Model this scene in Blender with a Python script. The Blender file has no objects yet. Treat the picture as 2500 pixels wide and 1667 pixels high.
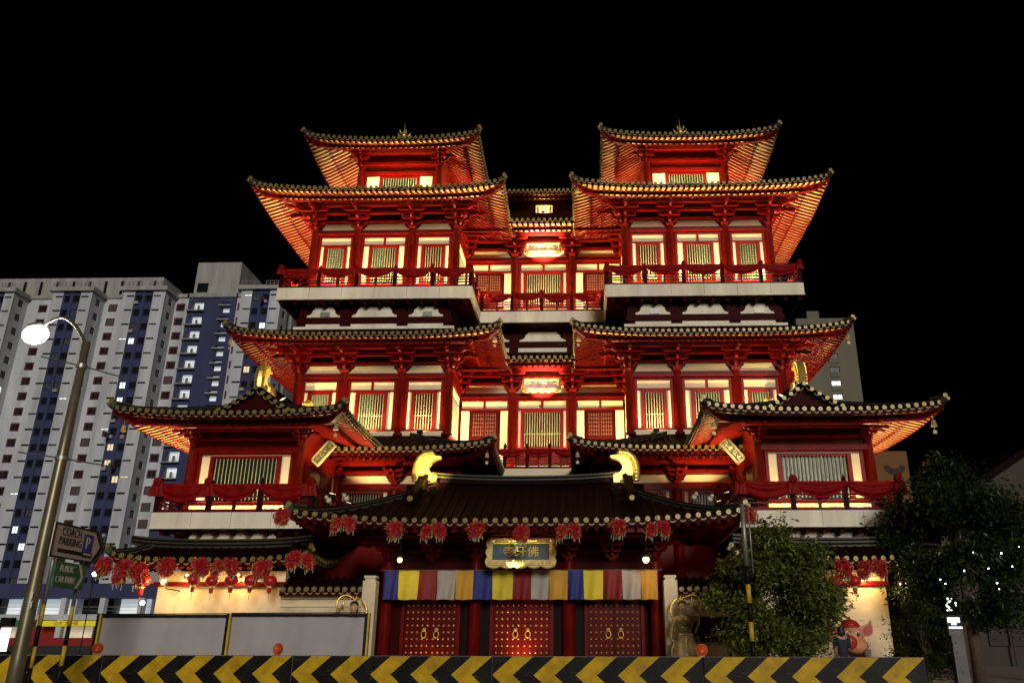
import bpy, math, random
from math import radians, sin, cos, pi
from mathutils import Matrix, Vector
random.seed(11)
S = bpy.context.scene
COL = S.collection

# ------------------------------------------------------------------ camera
cd = bpy.data.cameras.new('camera')
cam = bpy.data.objects.new('camera', cd)
COL.objects.link(cam)
cam.location = (2.16, 0.0, 1.6)
cam.rotation_euler = (radians(90 + 19.9), 0, radians(1.42))
cd.sensor_fit = 'HORIZONTAL'
cd.sensor_width = 36
cd.lens = 36 * 1960 / 2500
cd.shift_x = -127 / 2500
cd.clip_start = 0.1
cd.clip_end = 2000
S.camera = cam

# ------------------------------------------------------------------ night sky and city glow
wd = bpy.data.worlds.new('World')
S.world = wd
wd.use_nodes = True
nt = wd.node_tree
bg = nt.nodes['Background']
sk = nt.nodes.new('ShaderNodeTexSky')
sk.sky_type = 'NISHITA'
sk.sun_disc = False
sk.sun_elevation = radians(-8)
sk.sun_rotation = radians(155)
nt.links.new(sk.outputs[0], bg.inputs[0])
bg.inputs[1].default_value = 0.02

sd = bpy.data.lights.new('sun', 'SUN')
sd.energy = 1.75
sd.angle = radians(14)
sd.color = (1.0, 0.93, 0.84)
sun = bpy.data.objects.new('sun', sd)
COL.objects.link(sun)
SUN_FROM = Vector((0.23, -1.0, 0.26)).normalized()
sun.rotation_euler = SUN_FROM.to_track_quat('Z', 'Y').to_euler()

vs = S.view_settings
vs.view_transform = 'Standard'
vs.look = 'None'
vs.exposure = 0.0
vs.gamma = 1.0
vs.use_curve_mapping = False
S.render.engine = 'CYCLES'
cy = S.cycles
cy.use_denoising = True
cy.max_bounces = 5
cy.diffuse_bounces = 3
cy.glossy_bounces = 3
cy.transmission_bounces = 4
cy.sample_clamp_indirect = 4
cy.sample_clamp_direct = 30
cy.caustics_reflective = False
cy.caustics_refractive = False
cy.use_light_tree = True

# ------------------------------------------------------------------ mesh helpers
W = {}


class MB:
    def __init__(s):
        s.v, s.f, s.m = [], [], []

    def add(s, vs, fs, m=0):
        b = len(s.v)
        s.v += [tuple(p) for p in vs]
        s.f += [tuple(b + i for i in f) for f in fs]
        s.m += [m] * len(fs)
        return s

    def box(s, x0, x1, y0, y1, z0, z1, m=0):
        x0, x1 = min(x0, x1), max(x0, x1)
        y0, y1 = min(y0, y1), max(y0, y1)
        z0, z1 = min(z0, z1), max(z0, z1)
        return s.add([(x0, y0, z0), (x1, y0, z0), (x1, y1, z0), (x0, y1, z0), (x0, y0, z1), (x1, y0, z1), (x1, y1, z1), (x0, y1, z1)],
                     [(3, 2, 1, 0), (4, 5, 6, 7), (0, 1, 5, 4), (1, 2, 6, 5), (2, 3, 7, 6), (3, 0, 4, 7)], m)

    def beam(s, p, q, w, h, up=(0, 0, 1), m=0, w2=None, h2=None):
        p, q, up = Vector(p), Vector(q), Vector(up)
        d = (q - p).normalized()
        sd_ = d.cross(up)
        if sd_.length < 1e-6:
            sd_ = d.cross(Vector((0, 1, 0)))
        sd_.normalize()
        u = sd_.cross(d)
        w2 = w if w2 is None else w2
        h2 = h if h2 is None else h2
        P = [p + sd_ * a * w / 2 + u * b * h / 2 for a, b in ((-1, -1), (1, -1), (1, 1), (-1, 1))]
        Q = [q + sd_ * a * w2 / 2 + u * b * h2 / 2 for a, b in ((-1, -1), (1, -1), (1, 1), (-1, 1))]
        return s.add(P + Q, [(0, 1, 2, 3), (7, 6, 5, 4), (0, 4, 5, 1), (1, 5, 6, 2), (2, 6, 7, 3), (3, 7, 4, 0)], m)

    def tube(s, pts, r, n=8, m=0, cap=True):
        pts = [Vector(p) for p in pts]
        if not isinstance(r, (list, tuple)):
            r = [r] * len(pts)
        ref = None
        vs_ = []
        for i, p in enumerate(pts):
            d = (pts[min(i + 1, len(pts) - 1)] - pts[max(i - 1, 0)]).normalized()
            if ref is None:
                ref = Vector((0, 0, 1)) if abs(d.z) < 0.9 else Vector((1, 0, 0))
            a = (ref - d * ref.dot(d)).normalized()
            b = d.cross(a)
            ref = a
            vs_ += [p + (a * cos(2 * pi * k / n) + b * sin(2 * pi * k / n)) * r[i] for k in range(n)]
        fs = []
        for i in range(len(pts) - 1):
            for k in range(n):
                k2 = (k + 1) % n
                fs.append((i * n + k, i * n + k2, (i + 1) * n + k2, (i + 1) * n + k))
        if cap:
            fs.append(tuple(range(n - 1, -1, -1)))
            fs.append(tuple((len(pts) - 1) * n + k for k in range(n)))
        return s.add(vs_, fs, m)

    def prism(s, poly, fn, m=0, m_face=None):
        n = len(poly)
        vs_ = [fn(a, b, 0) for a, b in poly] + [fn(a, b, 1) for a, b in poly]
        s.add(vs_, [tuple(range(n)), tuple(range(2 * n - 1, n - 1, -1))], m if m_face is None else m_face)
        return s.add(vs_, [(i, (i + 1) % n, n + (i + 1) % n, n + i) for i in range(n)], m)

    def lathe(s, prof, n=12, c=(0, 0, 0), m=0, rot=None):
        vs_ = []
        for r, z in prof:
            for k in range(n):
                p = Vector((r * cos(2 * pi * k / n), r * sin(2 * pi * k / n), z))
                if rot:
                    p = rot @ p
                vs_.append((p.x + c[0], p.y + c[1], p.z + c[2]))
        fs = []
        for i in range(len(prof) - 1):
            for k in range(n):
                k2 = (k + 1) % n
                fs.append((i * n + k, i * n + k2, (i + 1) * n + k2, (i + 1) * n + k))
        fs.append(tuple(range(n - 1, -1, -1)))
        fs.append(tuple((len(prof) - 1) * n + k for k in range(n)))
        return s.add(vs_, fs, m)

    def grid(s, rows, m=0):
        nr, nc = len(rows), len(rows[0])
        return s.add([p for r in rows for p in r],
                     [(i * nc + j, i * nc + j + 1, (i + 1) * nc + j + 1, (i + 1) * nc + j) for i in range(nr - 1) for j in range(nc - 1)], m)

    def ball(s, c, r, nu=12, nv=8, m=0):
        if not isinstance(r, (list, tuple)):
            r = (r, r, r)
        prof = []
        vs_, fs = [], []
        for i in range(nv + 1):
            t = pi * i / nv
            for k in range(nu):
                a = 2 * pi * k / nu
                vs_.append((c[0] + r[0] * sin(t) * cos(a), c[1] + r[1] * sin(t) * sin(a), c[2] + r[2] * cos(t)))
        for i in range(nv):
            for k in range(nu):
                k2 = (k + 1) % nu
                fs.append((i * nu + k, (i + 1) * nu + k, (i + 1) * nu + k2, i * nu + k2))
        return s.add(vs_, fs, m)

    def mesh(s, name, mats, smooth=False):
        me = bpy.data.meshes.new(name)
        me.from_pydata(s.v, [], s.f)
        if not isinstance(mats, (list, tuple)):
            mats = [mats]
        for mt in mats:
            me.materials.append(mt)
        if len(mats) > 1:
            me.polygons.foreach_set('material_index', s.m)
        if smooth:
            me.polygons.foreach_set('use_smooth', [True] * len(me.polygons))
        me.update()
        return me


def link(name, data, parent=None, M=None):
    o = bpy.data.objects.new(name, data)
    COL.objects.link(o)
    M = Matrix.Identity(4) if M is None else M
    W[o.name] = M
    if parent is not None:
        o.parent = parent
        o.matrix_parent_inverse = W[parent.name].inverted()
    o.matrix_basis = M
    return o


def ob(name, mb, mats, parent=None, smooth=False, M=None, kind=None):
    o = link(name, mb.mesh(name, mats, smooth), parent, M)
    if kind:
        o['kind'] = kind
    return o


def tag(o, label=None, cat=None, group=None, kind=None):
    if label:
        o['label'] = label
    if cat:
        o['category'] = cat
    if group:
        o['group'] = group
    if kind:
        o['kind'] = kind
    return o


def thing(name, label, cat, loc=(0, 0, 0), group=None):
    return tag(link(name, None, None, Matrix.Translation(loc)), label, cat, group)


def smooth_path(pts, n=5):
    P_ = [Vector(p) for p in pts]
    out = []
    for i in range(len(P_) - 1):
        a, b, c, d = P_[max(i - 1, 0)], P_[i], P_[i + 1], P_[min(i + 2, len(P_) - 1)]
        for k in range(n):
            t = k / n
            out.append(.5 * ((2 * b) + (c - a) * t + (2 * a - 5 * b + 4 * c - d) * t * t + (3 * b - a - 3 * c + d) * t ** 3))
    return out + [P_[-1]]


def T(x, y, z):
    return Matrix.Translation((x, y, z))


def RZ(a):
    return Matrix.Rotation(a, 4, 'Z')


def RX(a):
    return Matrix.Rotation(a, 4, 'X')


def RY(a):
    return Matrix.Rotation(a, 4, 'Y')


def SC(x, y, z):
    return Matrix.Diagonal((x, y, z, 1))


ORD = ['first', 'second', 'third', 'fourth', 'fifth', 'sixth', 'seventh', 'eighth', 'ninth', 'tenth', 'eleventh', 'twelfth', 'thirteenth', 'fourteenth', 'fifteenth']


# ------------------------------------------------------------------ materials
def mat(name, col, rough=0.5, metal=0.0, var=0.18, scale=4.0, bump=0.0, bscale=40.0, emit=None, estr=0.0, spec=None, coat=0.0, streak=False):
    m = bpy.data.materials.new(name)
    m.use_nodes = True
    t = m.node_tree
    b = t.nodes['Principled BSDF']
    b.inputs['Roughness'].default_value = rough
    b.inputs['Metallic'].default_value = metal
    if spec is not None:
        b.inputs['Specular IOR Level'].default_value = spec
    if coat:
        b.inputs['Coat Weight'].default_value = coat
        b.inputs['Coat Roughness'].default_value = 0.15
    tc = t.nodes.new('ShaderNodeTexCoord')
    src = tc.outputs['Object']
    if streak:
        mp = t.nodes.new('ShaderNodeMapping')
        mp.inputs['Scale'].default_value = (1, 1, 0.12)
        t.links.new(src, mp.inputs[0])
        src = mp.outputs[0]
    n1 = t.nodes.new('ShaderNodeTexNoise')
    n1.inputs['Scale'].default_value = scale
    n1.inputs['Detail'].default_value = 6
    n1.inputs['Roughness'].default_value = 0.65
    t.links.new(src, n1.inputs['Vector'])
    cr = t.nodes.new('ShaderNodeValToRGB')
    c0 = tuple(c * (1 - var) for c in col)
    c1 = tuple(min(1, c * (1 + var)) for c in col)
    cr.color_ramp.elements[0].position = 0.3
    cr.color_ramp.elements[1].position = 0.7
    cr.color_ramp.elements[0].color = (*c0, 1)
    cr.color_ramp.elements[1].color = (*c1, 1)
    t.links.new(n1.outputs['Fac'], cr.inputs[0])
    t.links.new(cr.outputs[0], b.inputs['Base Color'])
    if bump:
        n2 = t.nodes.new('ShaderNodeTexNoise')
        n2.inputs['Scale'].default_value = bscale
        n2.inputs['Detail'].default_value = 4
        t.links.new(tc.outputs['Object'], n2.inputs['Vector'])
        bp = t.nodes.new('ShaderNodeBump')
        bp.inputs['Strength'].default_value = bump
        bp.inputs['Distance'].default_value = 0.02
        t.links.new(n2.outputs['Fac'], bp.inputs['Height'])
        t.links.new(bp.outputs[0], b.inputs['Normal'])
    if emit:
        b.inputs['Emission Color'].default_value = (*emit, 1)
        b.inputs['Emission Strength'].default_value = estr
    return m


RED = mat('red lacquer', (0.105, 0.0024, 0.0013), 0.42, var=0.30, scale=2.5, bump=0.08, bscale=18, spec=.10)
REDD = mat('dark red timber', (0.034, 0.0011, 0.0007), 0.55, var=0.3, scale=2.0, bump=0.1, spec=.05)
CREAM = mat('cream plaster', (0.72, 0.62, 0.40), 0.7, var=0.08, scale=1.5, bump=0.1, bscale=12)
BOARD = mat('cream eave boards', (0.66, 0.46, 0.18), 0.75, var=0.12, scale=3)
WHITE = mat('white plaster', (0.78, 0.71, 0.56), 0.75, var=0.20, scale=1.3, bump=0.1, bscale=10, streak=True)
STAIN = mat('stained cream wall', (0.66, 0.54, 0.36), 0.8, var=0.26, scale=1.1, bump=0.15, bscale=14)
TILE = mat('dark glazed roof tile', (0.007, 0.003, 0.0024), 0.65, var=0.45, scale=6, bump=0.15, bscale=30, spec=.03)
TILEROW = mat('brown glazed cover tile', (0.010, 0.0016, 0.0010), 0.65, var=0.45, scale=5, bump=0.15, bscale=30, spec=.025)
RIDGE = mat('grey green lamplit ridge tile', (0.040, 0.036, 0.022), 0.45, var=0.4, scale=5, bump=0.2, bscale=20, spec=.25)  # paler raised courses over dark grooves put street light into the ridge colour
GOLDT = mat('gold glazed tile end', (0.16, 0.115, 0.02), 0.35, metal=0.35, var=0.35, scale=9)
PALET = mat('pale drip tile', (0.30, 0.25, 0.10), 0.45, var=0.2, scale=9)
GOLD = mat('gilded metal', (0.85, 0.58, 0.14), 0.34, metal=0.75, var=0.2, scale=9, bump=0.35, bscale=22)
GOLDC = mat('carved gilt frame', (0.66, 0.50, 0.18), 0.40, metal=0.25, var=0.45, scale=26, bump=0.9, bscale=38)
GREENBAR = mat('pale green window bar', (0.21, 0.24, 0.15), 0.5, var=0.15, spec=.2)
DARKGL = mat('dark window glass', (0.012, 0.016, 0.012), 0.25, var=0.3, spec=0.25)
CURT = mat('lit cream curtain', (0.62, 0.55, 0.34), 0.8, var=0.12, scale=2, emit=(1.0, 0.84, 0.42), estr=0.10)
LATT = mat('brown lattice backing', (0.10, 0.03, 0.012), 0.6, var=0.3)
CLOTH = mat('red satin cloth', (0.20, 0.0035, 0.003), 0.5, var=0.2, scale=3, bump=0.1, bscale=60, spec=.08)
HOUS = mat('black lamp housing', (0.012, 0.010, 0.008), 0.6, spec=.15)
LENS = mat('warm lamp lens', (0.9, 0.8, 0.5), 0.4, emit=(1.0, 0.78, 0.40), estr=3.0)
BULB = mat('warm lamp bulb', (0.9, 0.8, 0.5), 0.4, emit=(1.0, 0.78, 0.30), estr=3.2)
BLUE = mat('dark blue panel', (0.05, 0.09, 0.11), 0.4, var=0.3)
STONE = mat('pale carved stone', (0.60, 0.52, 0.36), 0.7, var=0.12, scale=5, bump=0.2)
BRONZE = mat('dark gilt bronze', (0.42, 0.31, 0.14), 0.42, metal=0.15, var=0.4, scale=10, bump=0.4, bscale=30)
STEEL = mat('galvanised steel', (0.30, 0.29, 0.26), 0.45, metal=0.6, var=0.2, scale=3)
WARM = (1.0, 0.72, 0.32)
GAIN = 6.0


# unit shapes shared by many pieces
def unit_box():
    return MB().box(-.5, .5, 0, 1, -.5, .5)


def mesh_of(cache, key, mb, mats, smooth=False):
    if key not in cache:
        cache[key] = mb().mesh(key, mats, smooth)
    return cache[key]


MC = {}


def along(p, q, w, h, up=Vector((0, 0, 1))):
    """matrix that lays the unit piece (y 0..1) from p to q"""
    p, q = Vector(p), Vector(q)
    d = q - p
    L = d.length
    y = d / L
    x = y.cross(up).normalized()
    z = x.cross(y)
    M = Matrix(((x.x * w, y.x * L, z.x * h, p.x), (x.y * w, y.y * L, z.y * h, p.y), (x.z * w, y.z * L, z.z * h, p.z), (0, 0, 0, 1)))
    return M


def text(name, s, m, parent, M, size=0.3, extrude=0.006, sx=1.0):
    c = bpy.data.curves.new(name, 'FONT')
    c.body = s
    c.size = size
    c.extrude = extrude
    c.align_x = 'CENTER'
    c.align_y = 'CENTER'
    c.materials.append(m)
    tmp = bpy.data.objects.new(name, c)
    COL.objects.link(tmp)
    me = bpy.data.meshes.new_from_object(tmp)
    bpy.data.objects.remove(tmp)
    return link(name, me, parent, M @ SC(sx, 1, 1))


def flood(parent, loc, aim, power, size=0.22, col=WARM, spread=150, sizey=None, big=1.0):
    """a small floodlight: housing, glowing lens and its own lamp"""
    loc, aim = Vector(loc), Vector(aim)
    d = (aim - loc).normalized()
    q = (-d).to_track_quat('Z', 'Y').to_matrix().to_4x4()
    M = Matrix.Translation(loc) @ q
    hs = mesh_of(MC, 'floodlight', lambda: MB().box(-.13, .13, -.10, .10, .0, .16).box(-.02, .02, -.12, -.10, -.02, .2), HOUS)
    ln = mesh_of(MC, 'lens', lambda: MB().box(-.11, .11, -.08, .08, -.012, -.002), LENS)
    h = link('floodlight', hs, parent, M @ SC(big, big, big))
    link('lens', ln, h, M @ SC(big, big, big))
    l = bpy.data.lights.new('lamp', 'AREA')
    l.shape = 'RECTANGLE'
    l.size = size
    l.size_y = sizey or size * .7
    l.energy = power * GAIN
    l.color = col
    l.spread = radians(spread)
    lo = link('lamp', l, h, M @ T(0, 0, -0.03))
    return h
# ------------------------------------------------------------------ roofs
def end_disc():
    b = MB()
    R = Matrix.Rotation(radians(90), 3, 'X')
    b.lathe([(.086, -.10), (.086, .012), (.070, .018)], 14, m=2, rot=R)
    b.lathe([(.085, .013), (.083, .026), (.070, .026), (.068, .013)], 14, m=1, rot=R)
    b.lathe([(.030, .015), (.022, .034), (.001, .036)], 8, m=1, rot=R)
    return b


class Roof:
    """A tiled skirt roof on a rectangle with upturned corners; only the named sides are built."""

    def __init__(s, parent, xa, xb, yf, yb, ze, lift, ld, depth, rise, wallv, pw=1.2, sides='FLR', sp=0.285, cap=None,
                 raf_own=(), ends_own=(), rows_own=(), label=None, name='roof', tier=1.0, open_l=False, open_r=False, soffit=True, hip=True, rh=.09):
        s.__dict__.update(locals())
        s.par = parent
        s.SD = {'F': (Vector((xa, yf, 0)), Vector((1, 0, 0)), Vector((0, 1, 0)), xb - xa),
                'L': (Vector((xa, yf, 0)), Vector((0, 1, 0)), Vector((1, 0, 0)), yb - yf),
                'R': (Vector((xb, yf, 0)), Vector((0, 1, 0)), Vector((-1, 0, 0)), yb - yf)}
        s.build()

    def lim(s, v):
        return v if s.cap is None else min(v, s.cap)

    def z(s, u, v, L, side):
        dl = u if not (s.open_l and side == 'F') else 99
        dr = L - u if not (s.open_r and side == 'F') else 99
        d = min(dl, dr)
        lf = s.lift * max(0, 1 - d / s.ld) ** 2.2 * max(0, 1 - v / s.depth) ** 1.4
        return s.ze + lf + s.rise * (max(v, 0) / s.depth) ** s.pw

    def P(s, side, u, v, dz=0.0):
        O, U, V, L = s.SD[side]
        p = O + U * u + V * v
        return Vector((p.x, p.y, s.z(u, v, L, side) + dz))

    def sheet(s, mb, side, v0, v1, dz, nv=6, nu=28, m=0):
        L = s.SD[side][3]
        rows = []
        for i in range(nv + 1):
            v = v0 + (v1 - v0) * i / nv
            a = 0 if (s.open_l and side == 'F') else s.lim(v)
            b = 0 if (s.open_r and side == 'F') else s.lim(v)
            rows.append([s.P(side, a + (L - a - b) * j / nu, v, dz) for j in range(nu + 1)])
        mb.grid(rows, m)

    def strip(s, mb, side, v, d0, d1, nu=28, m=0, th=0.03):
        L = s.SD[side][3]
        a = 0 if (s.open_l and side == 'F') else s.lim(v)
        b = 0 if (s.open_r and side == 'F') else s.lim(v)
        us = [a + (L - a - b) * j / nu for j in range(nu + 1)]
        mb.grid([[s.P(side, u, v, d0) for u in us], [s.P(side, u, v, d1) for u in us]], m)
        mb.grid([[s.P(side, u, v + th, d0) for u in us], [s.P(side, u, v + th, d1) for u in us]], m)
        mb.grid([[s.P(side, u, v, d1) for u in us], [s.P(side, u, v + th, d1) for u in us]], m)

    def vmax(s, side, u):
        L = s.SD[side][3]
        a = 99 if (s.open_l and side == 'F') else u
        b = 99 if (s.open_r and side == 'F') else L - u
        d = min(a, b)
        if s.cap is not None and d >= s.cap:
            return s.depth
        return min(d, s.depth)

    def build(s):
        deck = MB()
        for sd_ in s.sides:
            s.sheet(deck, sd_, 0, s.depth, 0.02)
        s.o = ob(s.name, deck, TILE, s.par)
        if s.label:
            s.o['label'] = s.label
        R = s.o
        disc = mesh_of(MC, 'tile_end', end_disc, [TILE, PALET, GOLDT])
        ubx = mesh_of(MC, 'rafter', unit_box, RED)
        urd = mesh_of(MC, 'round_rafter', lambda: MB().tube([(0, 0, 0), (0, 1, 0)], .5, 8), RED)
        rows, drip, ends, raf, sof, eb = MB(), MB(), MB(), MB(), MB(), MB()
        v1 = s.tier
        for sd_ in s.sides:
            O, U, V, L = s.SD[sd_]
            n = max(2, round(L / s.sp))
            sp = L / n
            rot = Matrix(((-U.x if sd_ != 'L' else U.x, V.x, 0, 0), (-U.y if sd_ != 'L' else U.y, V.y, 0, 0), (0, 0, 1, 0), (0, 0, 0, 1)))
            for i in range(n):
                u = (i + .5) * sp
                vm = s.vmax(sd_, u)
                # cover tile row
                if vm > .12:
                    k = 6 if s.depth > 3 and vm > 2 else 4
                    tgt = MB() if sd_ in s.rows_own else rows
                    pts = [s.P(sd_, u, vm * j / k) for j in range(k + 1)]
                    ring = []
                    for p in pts:
                        ring.append([p + U * (.078 * cos(a)) + Vector((0, 0, .085 * sin(a))) for a in (0, pi * .25, pi * .5, pi * .75, pi)])
                    tgt.grid(ring)
                    if sd_ in s.rows_own:
                        ob('tile_row', tgt, TILEROW, R, smooth=True)
                # round tile end
                p = s.P(sd_, u + random.uniform(-.008, .008), -.035, .045 + random.uniform(-.007, .007))
                M = Matrix.Translation(p) @ rot @ RY(random.uniform(0, 6)) @ SC(random.uniform(.93, 1.05), 1, random.uniform(.93, 1.05))
                if sd_ in s.ends_own:
                    link('tile_end', disc, R, M)
                else:
                    ends.add([M @ Vector(q.co) for q in disc.vertices], [tuple(f.vertices) for f in disc.polygons])
                    ends.m[-len(disc.polygons):] = [f.material_index for f in disc.polygons]
                # drip tile between two ends
                if i < n - 1:
                    a = []
                    for j in range(6):
                        t = j / 5
                        a.append(s.P(sd_, u + sp * (.22 + .56 * t), -.03, -.045 - .04 * sin(pi * t)))
                    b = [p_ + Vector((0, 0, -.035)) for p_ in a]
                    c = [p_ + V * .05 for p_ in b]
                    drip.grid([a, b, c])
                # rafters, flying and lower
                if s.soffit:
                    e = min(vm, v1 + .05)
                    if e > .25:
                        p0, p1 = s.P(sd_, u, .05, -.165 - s.rh * .5), s.P(sd_, u, e, -.165 - s.rh * .5)
                        if (sd_, 1) in s.raf_own:
                            link('rafter', ubx, R, along(p0, p1, .098 + random.uniform(-.006, .006), s.rh))
                        else:
                            raf.beam(p0, p1, .098, s.rh)
                    e = min(vm, s.wallv)
                    if e > v1 + .2:
                        p0, p1 = s.P(sd_, u, v1 - .12, -.39 - s.rh * .5), s.P(sd_, u, e, -.39 - s.rh * .5)
                        if (sd_, 2) in s.raf_own:
                            link('rafter', urd, R, along(p0, p1, .105, s.rh * 1.15))
                        else:
                            raf.beam(p0, p1, .10, s.rh * 1.1)
            if s.soffit:
                s.sheet(sof, sd_, .02, v1, -.165, 3)
                if s.wallv > v1 + .1:
                    s.sheet(sof, sd_, v1 - .02, s.wallv, -.39, 4)
                    s.strip(eb, sd_, v1 - .05, -.17, -.385)
            s.strip(eb, sd_, .015, .0, -.17)
            s.strip(eb, sd_, -.005, -.0, -.045, th=.02)
        if rows.v:
            ob('tile_field', rows, TILEROW, R, smooth=True, kind='stuff')
        ob('drip_edge', drip, PALET, R, kind='stuff')
        if ends.v:
            ob('tile_end_field', ends, [TILE, PALET, GOLDT], R, kind='stuff')
        if raf.v:
            ob('rafter_field', raf, RED, R, kind='stuff')
        if sof.v:
            ob('soffit', sof, BOARD, R)
        ob('eave_board', eb, REDD, R)
        # hips
        if s.hip:
            for side, far in (('L', 0), ('R', 1)):
                if side not in s.sides or 'F' not in s.sides:
                    continue
                L = s.SD['F'][3]
                mx = s.depth if s.cap is None else s.cap
                ks = [mx * j / 10 for j in range(10, -1, -1)]
                pts = [s.P('F', (L - k if far else k), k, .12) for k in ks]
                ex = Vector((.12 if far else -.12, -.12, .05))
                h = MB()
                for a, b in zip(pts[:-1], pts[1:]):
                    for q, (w_, hh, dz) in enumerate(((.26, .07, -.10), (.20, .07, -.035), (.25, .05, .02), (.20, .05, .07))):
                        h.beam(a + Vector((0, 0, dz)), b + Vector((0, 0, dz)), w_, hh, m=q % 2)
                tip = pts[-1]
                h.beam(tip, tip + ex, .24, .24, w2=.16, h2=.14)
                h.tube([pts[-2] + Vector((0, 0, .10)), tip + Vector((0, 0, .11)), tip + ex * .5 + Vector((0, 0, .13))], .085, 8)
                hr = ob('hip_ridge', h, [RIDGE, TILE], R)
                link('tile_end', disc, R, Matrix.Translation(tip + ex * .35 + Vector((0, -.10, .13))))
                link('tile_end', disc, R, Matrix.Translation(tip + ex * 1.05 + Vector((0, -.02, -.02))) @ SC(.8, 1, .8))
                if s.soffit:
                    c = MB()
                    w_ = s.wallv
                    a = s.P('F', (L - w_ if far else w_), w_, -.55)
                    b = s.P('F', (L - .55 if far else .55), .55, -.36)
                    c_ = s.P('F', (L - .02 if far else .02), .02, -.12)
                    c.beam(a, b, .20, .26)
                    c.beam(b, c_, .18, .22, w2=.14, h2=.12)
                    ob('hip_rafter', c, RED, R)


def wind_bell(x, y, z, label):
    b = thing('wind_bell', label, 'bell', (x, y, z), 'wind bells under the eave corners')
    m = MB()
    m.tube([(x, y, z), (x, y, z - .28)], .008, 5)
    m.lathe([(.02, 0), (.07, -.03), (.085, -.15), (.115, -.24), (.10, -.24)], 10, (x, y, z - .24))
    o = ob('bell_body', m, BRONZE, b, True)
    k = MB()
    k.tube([(x, y, z - .45), (x, y, z - .62)], .006, 5)
    k.box(x - .06, x + .06, y - .006, y + .006, z - .74, z - .62)
    ob('wind_plate', k, BRONZE, b)
    return b


# ------------------------------------------------------------------ bracket sets (origin: column head, facing -y)
def arm_poly(w, h=.15):
    return [(-w / 2, h), (-w / 2, h * .55), (-w / 2 + .05, h * .2), (-w / 2 + .14, 0), (w / 2 - .14, 0), (w / 2 - .05, h * .2), (w / 2, h * .55), (w / 2, h)]


def arm_mesh(w):
    b = MB().prism(arm_poly(w), lambda a, c, t: (a, -.065 + .13 * t, c))
    for x in (-w / 2 + .09, 0, w / 2 - .09):
        b.add([(x - .07, -.07, .15), (x + .07, -.07, .15), (x + .07, .07, .15), (x - .07, .07, .15), (x - .1, -.1, .26), (x + .1, -.1, .26), (x + .1, .1, .26), (x - .1, .1, .26)],
              [(3, 2, 1, 0), (4, 5, 6, 7), (0, 1, 5, 4), (1, 2, 6, 5), (2, 3, 7, 6), (3, 0, 4, 7)])
    return b


def bracket_core(diag=0):
    b = MB()
    b.add([(-.14, -.14, 0), (.14, -.14, 0), (.14, .14, 0), (-.14, .14, 0), (-.21, -.21, .13), (.21, -.21, .13), (.21, .21, .13), (-.21, .21, .13)],
          [(3, 2, 1, 0), (0, 1, 5, 4), (1, 2, 6, 5), (2, 3, 7, 6), (3, 0, 4, 7)])
    b.box(-.21, .21, -.21, .21, .13, .22)
    for k in range(3):
        y1 = -.34 * (k + 1)
        z = .22 + .31 * k
        b.prism([(.25, .15), (.25, 0), (y1 + .12, 0), (y1 + .03, .05), (y1, .1), (y1, .15)], lambda a, c, t: (-.06 + .12 * t, a, z + c))
        b.box(-.09, .09, y1 - .02, y1 + .16, z + .15, z + .27)
    b.beam((0, .4, 1.42), (0, -1.35, .86), .13, .17)
    b.prism([(-1.2, 1.05), (-1.2, .93), (-1.42, .80), (-1.5, .88), (-1.44, .95)], lambda a, c, t: (-.06 + .12 * t, a, c))
    return b


def bracket(parent, x, y, z, corner=0, sc=1.0, rz=0.0):
    core = mesh_of(MC, 'bracket_set', bracket_core, RED)
    M = T(x, y, z) @ RZ(rz) @ SC(sc, sc, sc)
    o = link('bracket_set', core, parent, M)
    for k, w in enumerate((.85, 1.15, 1.45)):
        am = mesh_of(MC, 'bracket_arm%d' % k, lambda: arm_mesh(w), RED)
        link('bracket_arm', am, o, M @ T(0, -.34 * k, .22 + .31 * k))
    if corner:
        M2 = T(x, y, z) @ RZ(corner * radians(45)) @ SC(sc * 1.0, sc * 1.25, sc)
        link('corner_bracket', core, o, M2)
        M3 = T(x, y, z) @ RZ(corner * radians(90)) @ SC(sc, sc, sc)
        link('side_bracket', core, o, M3)
        for k, w in enumerate((.85, 1.15)):
            link('bracket_arm', MC['bracket_arm%d' % k], o, M3 @ T(0, -.34 * k, .22 + .31 * k))
    return o


def ogee(x0, x1, z0, z1, r=.22):
    """panel outline with stepped ogee shoulders"""
    h = z1 - z0
    L = [(0, 0), (.02, .16), (.30, .22), (.52, .34), (.62, .52), (.66, .68), (.82, .74), (1.0, 1.0)]
    left = [(x0 + r * a, z0 + h * b) for a, b in L]
    right = [(x1 - r * a, z0 + h * b) for a, b in L][::-1]
    return left + right


def ogee_panel(parent, x0, x1, y, z0, z1, m, r=.22, name='panel', vent=False):
    p = ob(name, MB().prism(ogee(x0, x1, z0, z1, r), lambda a, b, t: (a, y - .03 + .06 * t, b)), m, parent)
    if vent:
        xc = (x0 + x1) / 2 + .08
        v = MB()
        v.box(xc - .24, xc + .24, y - .07, y - .035, z0 + .02, z0 + .27)
        for k in range(4):
            v.box(xc - .22, xc + .22, y - .085, y - .07, z0 + .05 + .055 * k, z0 + .07 + .055 * k)
        ob('vent', v, STEEL, p)
    return p


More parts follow.
